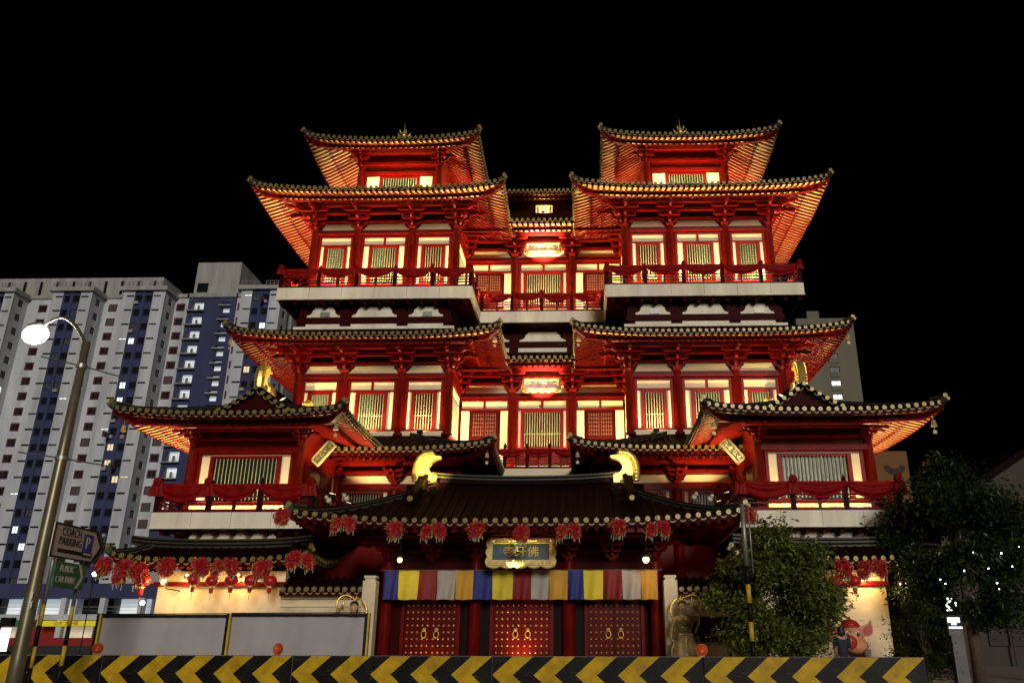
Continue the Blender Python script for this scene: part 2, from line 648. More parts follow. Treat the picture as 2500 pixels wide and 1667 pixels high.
# ------------------------------------------------------------------ windows, railings and cloth
def barred_window(parent, x0, x1, y, zb, zw, zt0, zt1, open_w, pane='half', split=False, dens=.118, flip=1, side=True, bars=True):
    """one bay: transom panels on top, barred window between two cream side panels"""
    fr = MB()
    xc = (x0 + x1) / 2
    a, b = xc - open_w / 2, xc + open_w / 2
    j = .15
    # rails and jambs
    fr.box(x0, x1, y - .05, y + .08, zt1, zt1 + .09)
    fr.box(x0, x1, y - .05, y + .08, zw + .03, zt0)
    fr.box(x0, x1, y - .05, y + .08, zb - .12, zb)
    for q in (x0, x1 - .13):
        fr.box(q, q + .13, y - .045, y + .08, zb, zt1)
    for q in (a - j, b):
        fr.box(q, q + j, y - .06, y + .08, zb, zw + .03)
    fr.box(a, b, y - .03, y + .06, zw - .07, zw + .03)
    if split:
        fr.box(xc - .06, xc + .06, y - .045, y + .08, zt0, zt1)
    w = ob('window', fr, RED, parent)
    for q0, q1 in (((x0 + .13, xc - .06), (xc + .06, x1 - .13)) if split else ((x0 + .13, x1 - .13),)):
        ob('transom_panel', MB().box(q0, q1, y + .01, y + .06, zt0, zt1), CREAM, w)
    if side:
        for q0, q1 in ((x0 + .13, a - j), (b + j, x1 - .13)):
            ob('side_panel', MB().box(q0, q1, y + .01, y + .06, zb, zw + .03), CREAM, w)
    if pane in ('lit', 'half'):
        ob('curtain', MB().box(a, b if pane == 'lit' else a + (b - a) * .52, y + .10, y + .12, zb, zw), CURT, w) if flip > 0 else \
            ob('curtain', MB().box(a if pane == 'lit' else a + (b - a) * .48, b, y + .10, y + .12, zb, zw), CURT, w)
    ob('pane', MB().box(a, b, y + .14, y + .16, zb, zw), DARKGL, w)
    ub = mesh_of(MC, 'window_bar', lambda: MB().box(-.5, .5, -.5, .5, 0, 1), GREENBAR)
    n = max(3, int((b - a) / dens))
    for i in range(n):
        x = a + (b - a) * (i + .5) / n
        link('bar', ub, w, T(x, y + .02, zb) @ RZ(.5) @ SC(.034, .034, zw - zb))
    link('bar', ub, w, T(a, y + .055, zb + (zw - zb) * .38) @ RY(radians(90)) @ SC(.03, .03, b - a))
    return w


def lattice_door(parent, x0, x1, y, z0, z1):
    d = MB().box(x0, x1, y, y + .06, z0, z1)
    for q in (x0, x1 - .09, (x0 + x1) / 2 - .045):
        d.box(q, q + .09, y - .05, y, z0, z1)
    for q in (z0, z0 + (z1 - z0) * .42, z0 + (z1 - z0) * .58, z1 - .1):
        d.box(x0, x1, y - .045, y, q, q + .1)
    o = ob('door', d, REDD, parent)
    g = MB()
    za, zb = z0 + (z1 - z0) * .62, z1 - .1
    n = 10
    for i in range(n):
        x = x0 + .08 + (x1 - x0 - .16) * (i + .5) / n
        g.box(x - .014, x + .014, y - .03, y - .002, za, zb)
    for i in range(6):
        z = za + (zb - za) * (i + .5) / 6
        g.box(x0 + .08, x1 - .08, y - .026, y - .004, z - .014, z + .014)
    ob('lattice', g, LATT, o)
    return o


def railing(parent, p0, p1, z0, z1, nbay, knob=True):
    """balustrade from p0 to p1 (plan points); posts with finials, three rails and short struts"""
    p0, p1 = Vector((*p0, 0)), Vector((*p1, 0))
    h = z1 - z0
    r = MB()
    for f, w_ in ((.06, .12), (.30, .055), (.44, .055), (.60, .055), (.93, .10)):
        z = z0 + h * f
        r.beam(p0 + Vector((0, 0, z)), p1 + Vector((0, 0, z)), w_, w_ if f > .1 else .12)
    o = ob('railing', r, RED, parent)
    post = mesh_of(MC, 'rail_post', lambda: MB().box(-.085, .085, -.085, .085, 0, 1.0).lathe([(.06, 1.0), (.075, 1.04), (.05, 1.08), (.085, 1.13), (.07, 1.20), (.012, 1.34)], 8), REDD)
    strut = mesh_of(MC, 'rail_strut', lambda: MB().box(-.05, .05, -.045, .045, 0, 1), RED)
    for i in range(nbay + 1):
        p = p0.lerp(p1, i / nbay)
        if knob:
            link('post', post, o, T(p.x, p.y, z0) @ SC(1, 1, h))
        if i < nbay:
            q = p0.lerp(p1, (i + .5) / nbay)
            link('baluster', strut, o, T(q.x, q.y, z0) @ SC(1, 1, h * .93))
    return o


def swag(p0, p1, ztop, drop, label, group, rosette=0, sag=.0, rs=.62):
    """red cloth hung between two posts in front of a railing; rosette +1 knots its start, 2 both ends"""
    p0, p1 = Vector((*p0, 0)), Vector((*p1, 0))
    d = (p1 - p0)
    L = d.length
    d.normalize()
    nrm = Vector((d.y, -d.x, 0))
    t = thing('cloth_swag', label, 'cloth swag', (p0.x, p0.y, ztop - drop), group)
    nx, nz = 18, 9
    rows = []
    ph = random.random() * 6
    dr = drop * random.uniform(.92, 1.06)
    for j in range(nz + 1):
        v = j / nz
        row = []
        for i in range(nx + 1):
            u = i / nx
            arc = (4 * u * (1 - u)) ** .75
            zz = ztop - sag * arc - v * dr * (.22 + .78 * arc)
            fold = .045 * sin(v * 13 + ph + 2.2 * abs(u - .5)) * (.3 + arc) + .02 * sin(u * 21 + ph)
            row.append(p0 + d * (u * L) + nrm * (.10 + .07 * arc * sin(pi * v) + fold) + Vector((0, 0, zz)))
        rows.append(row)
    ob('drape', MB().grid(rows), CLOTH, t, smooth=True)
    spots = ([p0] if rosette in (1, 2) else []) + ([p1] if rosette in (2, 3) else [])
    for p in spots:
        k = MB()
        c = p + nrm * .16 + Vector((0, 0, ztop + .07))
        nb = 26
        for i in range(7):
            a = 2 * pi * i / 7
            cc = c + d * (.10 * rs * cos(a)) + Vector((0, 0, .10 * rs * sin(a)))
            k.ball(cc, (.10 * rs, .09 * rs, .10 * rs), 8, 6)
        k.ball(c + nrm * .05 * rs, .10 * rs, 8, 6)
        for sgn in (-.09 * rs, .09 * rs):
            q = c + d * sgn
            k.grid([[q + d * (x * .10 * rs * (1 + v * 1.4)) + nrm * (.03 * sin(x * 5)) + Vector((0, 0, -.08 * rs - v * .55 * rs)) for x in (-1, -.5, 0, .5, 1)] for v in (0, .35, .7, 1)])
        ob('rosette', k, CLOTH, t, smooth=True)
    return t


def column(parent, x, y, z0, z1, r=.22):
    return ob('column', MB().lathe([(r * 1.25, z0), (r * 1.25, z0 + .12), (r, z0 + .14), (r * .97, z1 - .05), (r * .9, z1)], 14, (x, y, 0)), RED, parent, smooth=True)


def scallop_plaque(name, label, x, y, z, w, h, tilt, face, chars, fsize):
    t = thing(name, label, 'plaque', (x, y, z - h / 2))
    M = T(x, y, z) @ RX(-tilt) @ RX(radians(90))
    poly = []
    nb, ns = 5, 3
    def bumps(ax, ay, bx, by, n, nx_, ny_, amp):
        for i in range(n):
            for j in range(6):
                f = (i + j / 6) / n
                q = abs(sin(pi * (j / 6)))
                poly.append((ax + (bx - ax) * f + nx_ * amp * q, ay + (by - ay) * f + ny_ * amp * q))
    W2, H2 = w / 2, h / 2
    bumps(-W2, -H2, W2, -H2, nb, 0, -1, .07)
    bumps(W2, -H2, W2, H2, ns, 1, 0, .06)
    bumps(W2, H2, -W2, H2, nb, 0, 1, .07)
    bumps(-W2, H2, -W2, -H2, ns, -1, 0, .06)
    f = MB().prism(poly, lambda a, b, q: (a, b, -.06 + .10 * q))
    bw = .17 * h / .9
    a, b = W2 - bw, H2 - bw
    for q in (((-W2 * .98, -H2 * .98), (W2 * .98, -b)), ((-W2 * .98, b), (W2 * .98, H2 * .98)), ((-W2 * .98, -b), (-a, b)), ((a, -b), (W2 * .98, b))):
        f.box(q[0][0], q[1][0], q[0][1], q[1][1], .04, .10)
    for i in range(46):
        s_ = random.choice((0, 1, 2, 3))
        px = random.uniform(-W2, W2) if s_ < 2 else random.choice((-1, 1)) * (W2 - bw * .5)
        py = random.choice((-1, 1)) * (H2 - bw * .5) if s_ < 2 else random.uniform(-H2, H2)
        f.ball((px, py, .10), (random.uniform(.03, .08), random.uniform(.03, .06), .035), 7, 4)
    ob('carved_frame', f, GOLDC, t, M=M)
    ob('board', MB().box(-a, a, -b, b, .041, .055), face, t, M=M)
    if chars:
        text('lettering', chars, GOLD, t, M @ T(0, -.02, .062), fsize, .015)
    return t, M, a, b
# ------------------------------------------------------------------ ground
tag(ob('ground', MB().box(-900, 900, -60, 1200, -.6, -.02), mat('night ground', (0.05, 0.05, 0.05), .9, var=.3, scale=.3)), kind='structure')
ASPH = mat('asphalt', (0.05, 0.05, 0.052), .75, var=.35, scale=14, bump=.4, bscale=90)
tag(ob('road', MB().box(-300, 300, -6, 19.2, -.3, -.004), ASPH), kind='structure')
PAVE = mat('pavement slab', (0.22, 0.20, 0.18), .8, var=.2, scale=5, bump=.2)
pv = tag(ob('pavement', MB().box(-300, 300, 19.4, 48, -.3, .12), PAVE), kind='structure')
ob('kerb', MB().box(-300, 300, 19.2, 19.398, -.3, .135), mat('kerb stone', (0.3, 0.29, 0.27), .85), pv)
LINE = mat('white road paint', (0.75, 0.75, 0.72), .7)
ln = MB()
for i in range(-8, 9):
    ln.box(i * 6 - 1.2, i * 6 + 1.2, 9.9, 10.02, -.003, .002)
tag(ob('lane_marking', ln, LINE), kind='structure')

# ------------------------------------------------------------------ main hall
hall = thing('main_hall', 'large red and gold Chinese temple hall with twin towers and stacked upturned roofs', 'temple', (0, 41, 0))
CX = [4.43, 6.75, 9.6, 11.86]
YW = 37.6
FRONT_PANE = ['dark', 'half', 'lit']      # from the inner bay outwards

for s in (-1, 1):
    def xr(a, b):
        return (min(s * a, s * b), max(s * a, s * b))
    side_in, side_out = ('R', 'L') if s < 0 else ('L', 'R')
    nm = 'left' if s < 0 else 'right'
    # ---- solid cores behind the facades
    core = MB()
    core.box(*xr(4.6, 11.7), 37.9, 48, 9.0, 23.2)
    core.box(*xr(4.6, 11.7), 36.2, 48, 0.1, 9.2)
    core.box(*xr(5.9, 9.9), 38.8, 45, 23.2, 26.6)
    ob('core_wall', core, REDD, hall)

    # ---- lower roof over the first storey
    xa, xb = xr(1.65, 14.0)
    lowr = Roof(hall, xa, xb, 33.0, 46, 8.8, .30, 4.0, 4.4, 1.55, 2.5, sides='F' + side_in, ends_own='F', tier=.95)
    # first storey wall behind the gatehouse
    for x in (3.55, 6.25, 9.0, 11.6):
        column(hall, s * x, 35.6, .12, 7.55)
    for x in (6.25, 9.0):
        bracket(hall, s * x, 35.5, 7.75, sc=.62)
    st = MB()
    st.box(*xr(3.3, 11.8), 35.55, 35.85, 7.52, 7.8)
    st.box(*xr(3.3, 11.8), 35.7, 35.9, 7.8, 9.2)
    st.box(*xr(3.3, 11.8), 35.42, 35.62, 8.2, 8.36)
    st.box(*xr(3.3, 11.8), 35.1, 35.3, 8.55, 8.72)
    st.box(*xr(3.3, 11.8), 35.75, 35.9, .12, 6.1)
    ob('beam', st, RED, hall)
    for a, b in ((3.75, 6.05), (6.45, 8.8), (9.2, 11.4)):
        x0, x1 = xr(a, b)
        ogee_panel(hall, x0, x1, 35.66, 7.82, 8.17, CREAM, .25, 'frieze_panel')
        barred_window(hall, x0, x1, 35.65, 6.25, 7.42, 7.44, 7.48, 1.45, 'dark', dens=.12)

    # ---- the two main storeys
    for lev in (0, 1):
        if lev == 0:
            zf, zb, zw, t0, t1, A0, A1, ze = 10.44, 10.78, 12.62, 12.76, 13.16, 13.32, 13.60, 14.70
        else:
            zf, zb, zw, t0, t1, A0, A1, ze = 17.66, 18.42, 20.57, 20.68, 21.08, 21.22, 21.50, 22.50
        for x in CX:
            column(hall, s * x, YW, zf, A1 + .02)
        bm = MB()
        bm.box(*xr(CX[0], CX[3]), YW - .10, YW + .14, A0, A1)
        bm.box(*xr(CX[0], CX[3]), YW - .17, YW - .10, A0 + .03, A0 + .09)
        bm.box(*xr(CX[0], CX[3]), YW - .08, YW + .12, A1 + .44, A1 + .58)
        bm.box(*xr(CX[0] - .5, CX[3] + .5), YW - .46, YW - .30, A1 + .80, A1 + .95)
        bm.box(*xr(CX[0] - .9, CX[3] + .9), YW - .82, YW - .66, A1 + 1.06, A1 + 1.22)
        bm.tube([(s * (CX[0] - 1.3), YW - 1.15, A1 + 1.26), (s * (CX[3] + 1.3), YW - 1.15, A1 + 1.26)], .10, 10)
        # side returns of the same beams
        for xo, sg in ((CX[3], 1), (CX[0], -1)):
            bm.box(*xr(xo - .1, xo + .1), YW, 47, A0, A1)
            bm.box(*xr(xo - .1, xo + .1), YW, 47, A1 + .44, A1 + .58)
            bm.tube([(s * (xo + sg * 1.15), YW - 1.2, A1 + 1.26), (s * (xo + sg * 1.15), 47, A1 + 1.26)], .10, 8)
        ob('beam', bm, RED, hall)
        bk = MB()
        bk.box(*xr(CX[0] + .05, CX[3] - .05), YW + .10, YW + .28, zf, ze + .9)
        ob('back_wall', bk, REDD, hall)
        ob('side_wall', MB().box(*xr(CX[3] - .06, CX[3] + .06), YW, 47, zf, ze + .7), RED, hall)
        ob('side_wall', MB().box(*xr(CX[0] - .06, CX[0] + .06), YW, 47, zf, ze + .7), RED, hall)
        # inner side bay: lit cream panel and green barred window seen edge on
        sp_ = MB().box(*xr(CX[0] - .09, CX[0] - .06), YW + .35, YW + .75, zb, zw)
        sp_.box(*xr(CX[0] - .09, CX[0] - .06), YW + 2.45, YW + 2.9, zb, zw)
        sp_.box(*xr(CX[0] - .09, CX[0] - .06), YW + .35, YW + 2.9, t0, t1)
        ob('side_panel', sp_, CREAM, hall)
        ob('side_window', MB().box(*xr(CX[0] - .085, CX[0] - .06), YW + .95, YW + 2.25, zb, zw), GREENBAR, hall)
        for k in range(3):
            a, b = xr(CX[k] + .23, CX[k + 1] - .23)
            barred_window(hall, a, b, YW, zb, zw, t0, t1, (b - a) * (.50 if k != 1 else .53), FRONT_PANE[k], split=(k == 1), flip=-s)
            a, b = xr(CX[k] + .12, CX[k + 1] - .12)
            ogee_panel(hall, a, b, YW + .06, A1 + .01, A1 + .42, CREAM, .34, 'frieze_panel')
        for k, x in enumerate(CX):
            cn = 0
            if k == 3:
                cn = s
            if k == 0:
                cn = -s
            bracket(hall, s * x, YW - .02, A1, corner=cn)
        # sill / plinth behind the rail
        ob('plinth', MB().box(*xr(CX[0] - .1, CX[3] + .1), YW - .14, YW + .2, zf, zb - .12 if lev == 0 else 18.28), WHITE if lev else CREAM, hall)
        # roof above
        xa, xb = xr(1.74, 14.60 if lev == 0 else 14.45)
        dep, ris = (2.8, 1.15) if lev == 0 else (3.7, 1.75)
        own = [('F', 1), ('F', 2)] if lev == 1 else [('F', 1)]
        Roof(hall, xa, xb, 34.95, 47.5, ze, .36 if lev == 0 else .34, 4.8, dep, ris, 2.68, sides='FLR', ends_own='F', raf_own=own)
    # ---- recessed band under the upper balcony
    bd = MB()
    bd.box(*xr(4.3, 12.1), 37.02, 37.3, 15.3, 17.01)
    bd.box(*xr(4.3, 12.1), 36.94, 37.02, 16.02, 16.32)
    bd.box(*xr(12.02, 12.1), 37.02, 47, 15.3, 17.01)
    bd.box(*xr(4.3, 4.38), 37.02, 41, 15.3, 17.01)
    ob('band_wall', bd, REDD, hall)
    for k in range(3):
        a, b = xr(CX[k] + .35, CX[k + 1] - .25)
        ogee_panel(hall, a, b, 37.0, 16.37, 16.93, WHITE, .42, 'band_panel', vent=(k != 1))
        o_ = MB().box(a - .02, b + .02, 36.97, 37.02, 15.85, 16.0)
        ob('band_panel', o_, WHITE, hall)
    ob('ledge', MB().box(*xr(4.2, 12.2), 36.88, 37.02, 15.70, 15.84), WHITE, hall)
    for k in range(14):
        x = 3.6 + k * .7
        ob('joist', MB().box(*xr(x, x + .16), 36.4, 37.0, 16.86, 17.0), REDD, hall)
    # ---- upper balcony
    sl = MB()
    sl.box(*xr(3.27, 12.97), 36.2, 48, 17.03, 17.66)
    bl = ob('balcony', sl, WHITE, hall)
    for k in range(1, 6):
        x = s * (3.27 + 9.7 * k / 6)
        ob('joint', MB().box(x - .006, x + .006, 36.197, 36.2, 17.03, 17.66), HOUS, bl)
    ob('drip_lip', MB().box(*xr(3.25, 12.99), 36.17, 36.199, 17.02, 17.07), WHITE, bl)
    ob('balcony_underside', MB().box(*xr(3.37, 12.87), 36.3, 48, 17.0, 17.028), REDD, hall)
    rl = railing(hall, (s * 12.85, 36.32), (s * 3.38, 36.32), 17.66, 18.62, 5)
    railing(hall, (s * 12.87, 36.4), (s * 12.87, 44.0), 17.66, 18.62, 4)
    railing(hall, (s * 3.36, 36.4), (s * 3.36, 39.4), 17.66, 18.62, 2)
    for k in range(5):
        a, b = 12.85 - k * 1.894, 12.85 - (k + 1) * 1.894
        x0, x1 = xr(a, b)
        pos = ORD[k] if s < 0 else ORD[4 - k]
        swag((x0, 36.22), (x1, 36.22), 18.66, .56, 'red cloth swag on the upper %s balcony rail, %s from the left' % (nm, pos),
             'red swags along the upper balconies', rosette={0: 1, 2: 1, 4: 2}.get(k if s < 0 else 4 - k, 0))
    # ---- top storey
    xc = 7.9
    a, b = xr(xc - 2.15, xc + 2.15)
    for x in (xc - 2.15, xc + 2.15):
        column(hall, s * x, 38.5, 23.3, 25.95, .2)
    tw = MB()
    tw.box(a, b, 38.55, 38.75, 25.4, 27.2)
    tw.box(a, b, 38.42, 38.6, 25.44, 25.62)
    tw.box(a, b, 38.40, 38.6, 26.05, 26.2)
    tw.box(a - .6, b + .6, 38.15, 38.3, 26.62, 26.8)
    tw.tube([(a - .9, 37.7, 26.72), (b + .9, 37.7, 26.72)], .1, 10)
    for q in (a, b):
        tw.box(q - .07, q + .07, 38.5, 45, 23.3, 27.1)
    ob('beam', tw, RED, hall)
    barred_window(hall, a + .2, b - .2, 38.55, 23.6, 25.33, 25.36, 25.40, 1.95, 'dark', dens=.13)
    for x, cn in ((xc - 2.15, -s), (xc + 2.15, s)):
        bracket(hall, s * x, 38.46, 25.9, corner=cn, sc=.72)
    xa, xb = xr(3.25, 12.5)
    Roof(hall, xa, xb, 36.0, 46, 26.1, .34, 4.2, 4.55, 3.0, 2.45, sides='FLR')
    # gold finial on the eave line
    fn = MB()
    fx, fz = s * 7.55, 27.1
    fn.lathe([(.10, -.30), (.16, 0), (.22, .06), (.10, .14), (.16, .24), (.06, .36), (.03, .5), (.005, .95)], 10, (fx, 37.4, fz))
    for k in range(6):
        an = 2 * pi * k / 6
        fn.tube([(fx + .12 * cos(an), 37.4 + .12 * sin(an), fz + .05), (fx + .32 * cos(an), 37.4 + .32 * sin(an), fz + .16), (fx + .36 * cos(an), 37.4 + .36 * sin(an), fz + .34)], [.05, .05, .01], 6)
    ob('finial', fn, GOLD, hall, True)

    # ---- floodlights of the tower
    for x in (5.59, 8.17, 10.73):
        flood(hall, (s * x, 36.78, 17.80), (s * x, 37.45, 21.4), 62, spread=175)
        flood(hall, (s * x, 37.05, 10.62), (s * x, 37.28, 14.2), 34, spread=175)
    for x in (5.59, 8.17, 10.73):
        flood(hall, (s * x, 36.85, 17.74), (s * x, 37.5, 17.98), 5, size=.5, sizey=.06, spread=170, big=.4)
    flood(hall, (s * 12.25, 38.3, 17.80), (s * 12.6, 38.2, 22.0), 85, spread=110)
    flood(hall, (s * 12.25, 42.0, 17.80), (s * 12.6, 41.5, 22.0), 85, spread=110)
    flood(hall, (s * 12.4, 39.0, 10.7), (s * 13.0, 38.6, 14.2), 45)
    flood(hall, (s * 12.4, 43.0, 10.7), (s * 13.0, 42.6, 14.2), 45)
    flood(hall, (s * 3.75, 39.0, 17.80), (s * 3.9, 38.6, 22.0), 62)
    flood(hall, (s * 3.6, 39.6, 10.0), (s * 3.9, 39.2, 14.0), 60)
    for x in (7.0, 8.8):
        flood(hall, (s * x, 37.75, 24.05), (s * x, 37.5, 27.0), 30)
    for x in (xc - 2.9, xc + 2.9):
        flood(hall, (s * x, 40.2, 24.3), (s * (x + (.35 if x > xc else -.35)), 40.2, 27.0), 42)
        flood(hall, (s * x, 43.2, 24.3), (s * (x + (.35 if x > xc else -.35)), 43.2, 27.0), 40)

# ---- centre bay between the towers
YC = 41.0
for lev in (0, 1):
    if lev == 0:
        zf, zb, zw, t0, t1, A0, A1, ze = 9.0, 10.6, 12.55, 12.70, 13.10, 13.22, 13.52, 14.66
    else:
        zf, zb, zw, t0, t1, A0, A1, ze = 17.66, 18.5, 20.50, 20.66, 21.04, 21.16, 21.46, 22.5
    for x in (-1.6, 1.6):
        column(hall, x, YC - .05, zf, A1 + .02)
        bracket(hall, x, YC - .1, A1)
    for x in (-4.3, 4.3):
        bracket(hall, x, YC - .1, A1, sc=.9)
    bm = MB()
    bm.box(-4.4, 4.4, YC - .12, YC + .12, A0, A1)
    bm.box(-4.4, 4.4, YC - .19, YC - .12, A0 + .03, A0 + .09)
    bm.box(-4.4, 4.4, YC - .1, YC + .1, A1 + .46, A1 + .6)
    bm.box(-4.4, 4.4, YC - .5, YC - .34, A1 + .80, A1 + .95)
    bm.box(-4.2, 4.2, YC - .9, YC - .74, A1 + 1.02, A1 + 1.18)
    bm.box(-3.0, 3.0, YC - 1.3, YC - 1.14, A1 + 1.12, A1 + 1.28)
    ob('beam', bm, RED, hall)
    ob('back_wall', MB().box(-4.4, 4.4, YC + .1, YC + .3, zf, ze + 1.3), REDD, hall)
    barred_window(hall, -1.38, 1.38, YC - .02, zb, zw, t0, t1, 1.95, 'dark', split=True, dens=.125)
    for s in (-1, 1):
        a, b = (min(s * 1.82, s * 4.3), max(s * 1.82, s * 4.3))
        fr = MB().box(a, b, YC - .06, YC + .08, t1, t1 + .08).box(a, b, YC - .06, YC + .08, zw + .03, t0)
        xm = (a + b) / 2
        fr.box(xm - .06, xm + .06, YC - .05, YC + .08, t0, t1)
        ob('door_frame', fr, RED, hall)
        for q0, q1 in ((a + .05, xm - .06), (xm + .06, b - .05)):
            ob('transom_panel', MB().box(q0, q1, YC, YC + .06, t0, t1), CREAM, hall)
        i0, i1 = (1.82, 2.2)
        ob('side_panel', MB().box(min(s * i0, s * i1), max(s * i0, s * i1), YC, YC + .06, zf + .6, zw + .03), CREAM, hall)
        i0, i1 = (3.85, 4.28)
        ob('side_panel', MB().box(min(s * i0, s * i1), max(s * i0, s * i1), YC, YC + .06, zf + .6, zw + .03), CREAM, hall)
        i0, i1 = (2.32, 3.75)
        lattice_door(hall, min(s * i0, s * i1), max(s * i0, s * i1), YC - .02, zf, zw)
        a, b = (min(s * 1.75, s * 4.25), max(s * 1.75, s * 4.25))
        ogee_panel(hall, a, b, YC + .05, A1 + .01, A1 + .44, CREAM, .34, 'frieze_panel')
    ogee_panel(hall, -1.45, 1.45, YC + .05, A1 + .01, A1 + .44, CREAM, .34, 'frieze_panel')
    ob('plinth', MB().box(-4.3, 4.3, YC - .16, YC + .1, zf, zf + .62), WHITE, hall)
    Roof(hall, -1.78, 1.78, 38.5, 44, ze, 0, 4, 3.2, 1.3, 2.45, sides='F', ends_own='F', raf_own=[('F', 1)], open_l=True, open_r=True, hip=False)
    # the beams that run out to the towers under the valleys
    vb = MB()
    for s in (-1, 1):
        vb.box(min(s * 1.75, s * 4.4), max(s * 1.75, s * 4.4), 38.55, 38.62, ze - .60, ze - .42)
    ob('valley_board', vb, RED, hall)
bd = MB().box(-4.3, 4.3, 40.62, 40.9, 15.6, 17.0).box(-4.3, 4.3, 40.55, 40.62, 15.95, 16.25)
ob('band_wall', bd, REDD, hall)
ogee_panel(hall, -1.25, 1.25, 40.6, 16.3, 16.85, WHITE, .5, 'band_panel')
for s in (-1, 1):
    a, b = min(s * 1.8, s * 3.9), max(s * 1.8, s * 3.9)
    ogee_panel(hall, a, b, 40.6, 16.3, 16.85, WHITE, .5, 'band_panel')
    ob('band_panel', MB().box(a, b, 40.57, 40.62, 15.7, 15.93), WHITE, hall)
ob('band_panel', MB().box(-1.3, 1.3, 40.57, 40.62, 15.7, 15.93), WHITE, hall)
ob('balcony', MB().box(-3.268, 3.268, 39.5, 41, 17.0, 17.62), WHITE, hall)
ob('balcony_underside', MB().box(-3.25, 3.25, 39.6, 41, 16.97, 16.998), REDD, hall)
railing(hall, (-3.2, 39.6), (3.2, 39.6), 17.62, 18.55, 4)
for k in range(4):
    swag((-3.2 + 1.6 * k, 39.5), (-1.6 + 1.6 * k, 39.5), 18.62, .5, 'red cloth swag on the upper middle balcony between the towers, %s from the left' % ORD[k],
         'red swags along the middle balconies', rosette=1 if k == 2 else 0)
# lower middle balcony above the gatehouse
ob('balcony', MB().box(-2.9, 2.9, 37.9, 41, 8.48, 8.92), CREAM, hall)
railing(hall, (-2.7, 38.0), (2.7, 38.0), 8.92, 9.86, 5)
for k in range(3):
    a = (-2.0, -.68, .68)[k]
    b = (-.68, .68, 2.0)[k]
    swag((a, 37.9), (b, 37.9), 9.86, .44, 'red cloth swag on the low middle balcony above the gate roof, %s from the left' % ORD[k], 'red swags along the middle balconies')
ob('core_wall', MB().box(-4.4, 4.4, 41.2, 48, .1, 23.4), REDD, hall)
for x in (-2.3, 0, 2.3):
    flood(hall, (x, 40.0, 17.72), (x, 40.85, 17.98), 5, size=.5, sizey=.06, spread=170, big=.4)
    flood(hall, (x, 39.6, 9.0), (x, 40.85, 9.3), 7, size=.5, sizey=.06, spread=170, big=.4)
    flood(hall, (x, 40.1, 17.80), (x, 40.75, 21.3), 60, spread=175)
    flood(hall, (x, 39.9, 9.15), (x, 40.7, 12.6), 50, spread=175)
# ---- pavilion on the roof behind, between the towers
NIGHTR = mat('shade darkened red wall', (0.012, 0.0008, 0.0006), .7, var=.3, spec=.05)  # near-black red: the wall's shade is put into its base colour
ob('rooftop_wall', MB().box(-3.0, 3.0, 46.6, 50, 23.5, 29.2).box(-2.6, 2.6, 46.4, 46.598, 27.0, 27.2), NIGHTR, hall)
Roof(hall, -4.6, 4.6, 45.0, 51, 28.15, 0, 3, 2.5, 1.2, 1.6, sides='F', open_l=True, open_r=True, hip=False)
ob('rooftop_frame', MB().box(-1.1, .5, 46.42, 46.6, 27.22, 27.34).box(-.95, .35, 46.46, 46.6, 27.95, 28.05), NIGHTR, hall)
ob('rooftop_panel', MB().box(-.85, .25, 46.50, 46.6, 27.34, 27.95), CREAM, hall)
for x in (-.68, -.42, -.18, .08):
    ob('bar', MB().box(x - .035, x + .035, 46.45, 46.5, 27.34, 27.78), RED, hall)
flood(hall, (-.3, 46.15, 27.30), (-.3, 46.5, 28.0), 3.5, big=.5)

# plaques over the middle windows
for z, tl, nme in ((21.62, .42, 'upper'), (13.72, .42, 'lower')):
    t, M, a, b = scallop_plaque('plaque', 'gilt scalloped plaque over the %s middle window between the towers' % nme, 0, 40.15, z, 1.95, .80, tl,
                                mat('pale lilac plaque', (.72, .68, .76), .5, var=.15, scale=8), None, .3)
    # four raised brush characters, too bleached by the lamp to be read
    for k in range(4):
        g = MB()
        cx_ = -a + (k + .5) * 2 * a / 4
        for q in range(7):
            x0 = cx_ + random.uniform(-.12, .12)
            y0 = random.uniform(-.15, .15)
            an = random.choice((0.05, -.1, 1.5, 1.0, 2.2))
            ll = random.uniform(.06, .13)
            g.beam((x0 - ll * cos(an), y0 - ll * sin(an), .062), (x0 + ll * cos(an), y0 + ll * sin(an), .062), .03, .02)
        ob('character', g, GOLD, t, M=M)
    flood(hall, (0, 39.25, z - 1.35), (0, 40.1, z), 130, size=.16, spread=62, col=(1, .95, .82), big=.5)

# wind bells
for s in (-1, 1):
    sd = 'left' if s < 0 else 'right'
    for x, y, z, w in ((14.45, 35.2, 14.85, 'outer corner of the %s tower middle roof'), (1.95, 35.2, 14.85, 'inner corner of the %s tower middle roof'),
                       (1.95, 35.2, 22.75, 'inner corner of the %s tower upper roof'), (1.9, 33.25, 8.95, 'inner corner of the %s lowest hall roof')):
        wind_bell(s * x, y, z, 'small dark wind bell hanging under the ' + w % sd)
# ------------------------------------------------------------------ ridge-end ornament (profile in x-z, facing +x)
CHI = [(100, 0), (104, 120), (92, 190), (62, 245), (15, 282), (-60, 292), (-64, 268), (-160, 258), (-168, 246), (-150, 234), (-105, 222), (-66, 200), (-42, 165),
       (-36, 128), (-50, 96), (-80, 74), (-118, 66), (-118, 0), (-60, 0), (-56, 50), (-10, 74), (12, 60), (30, 0)]


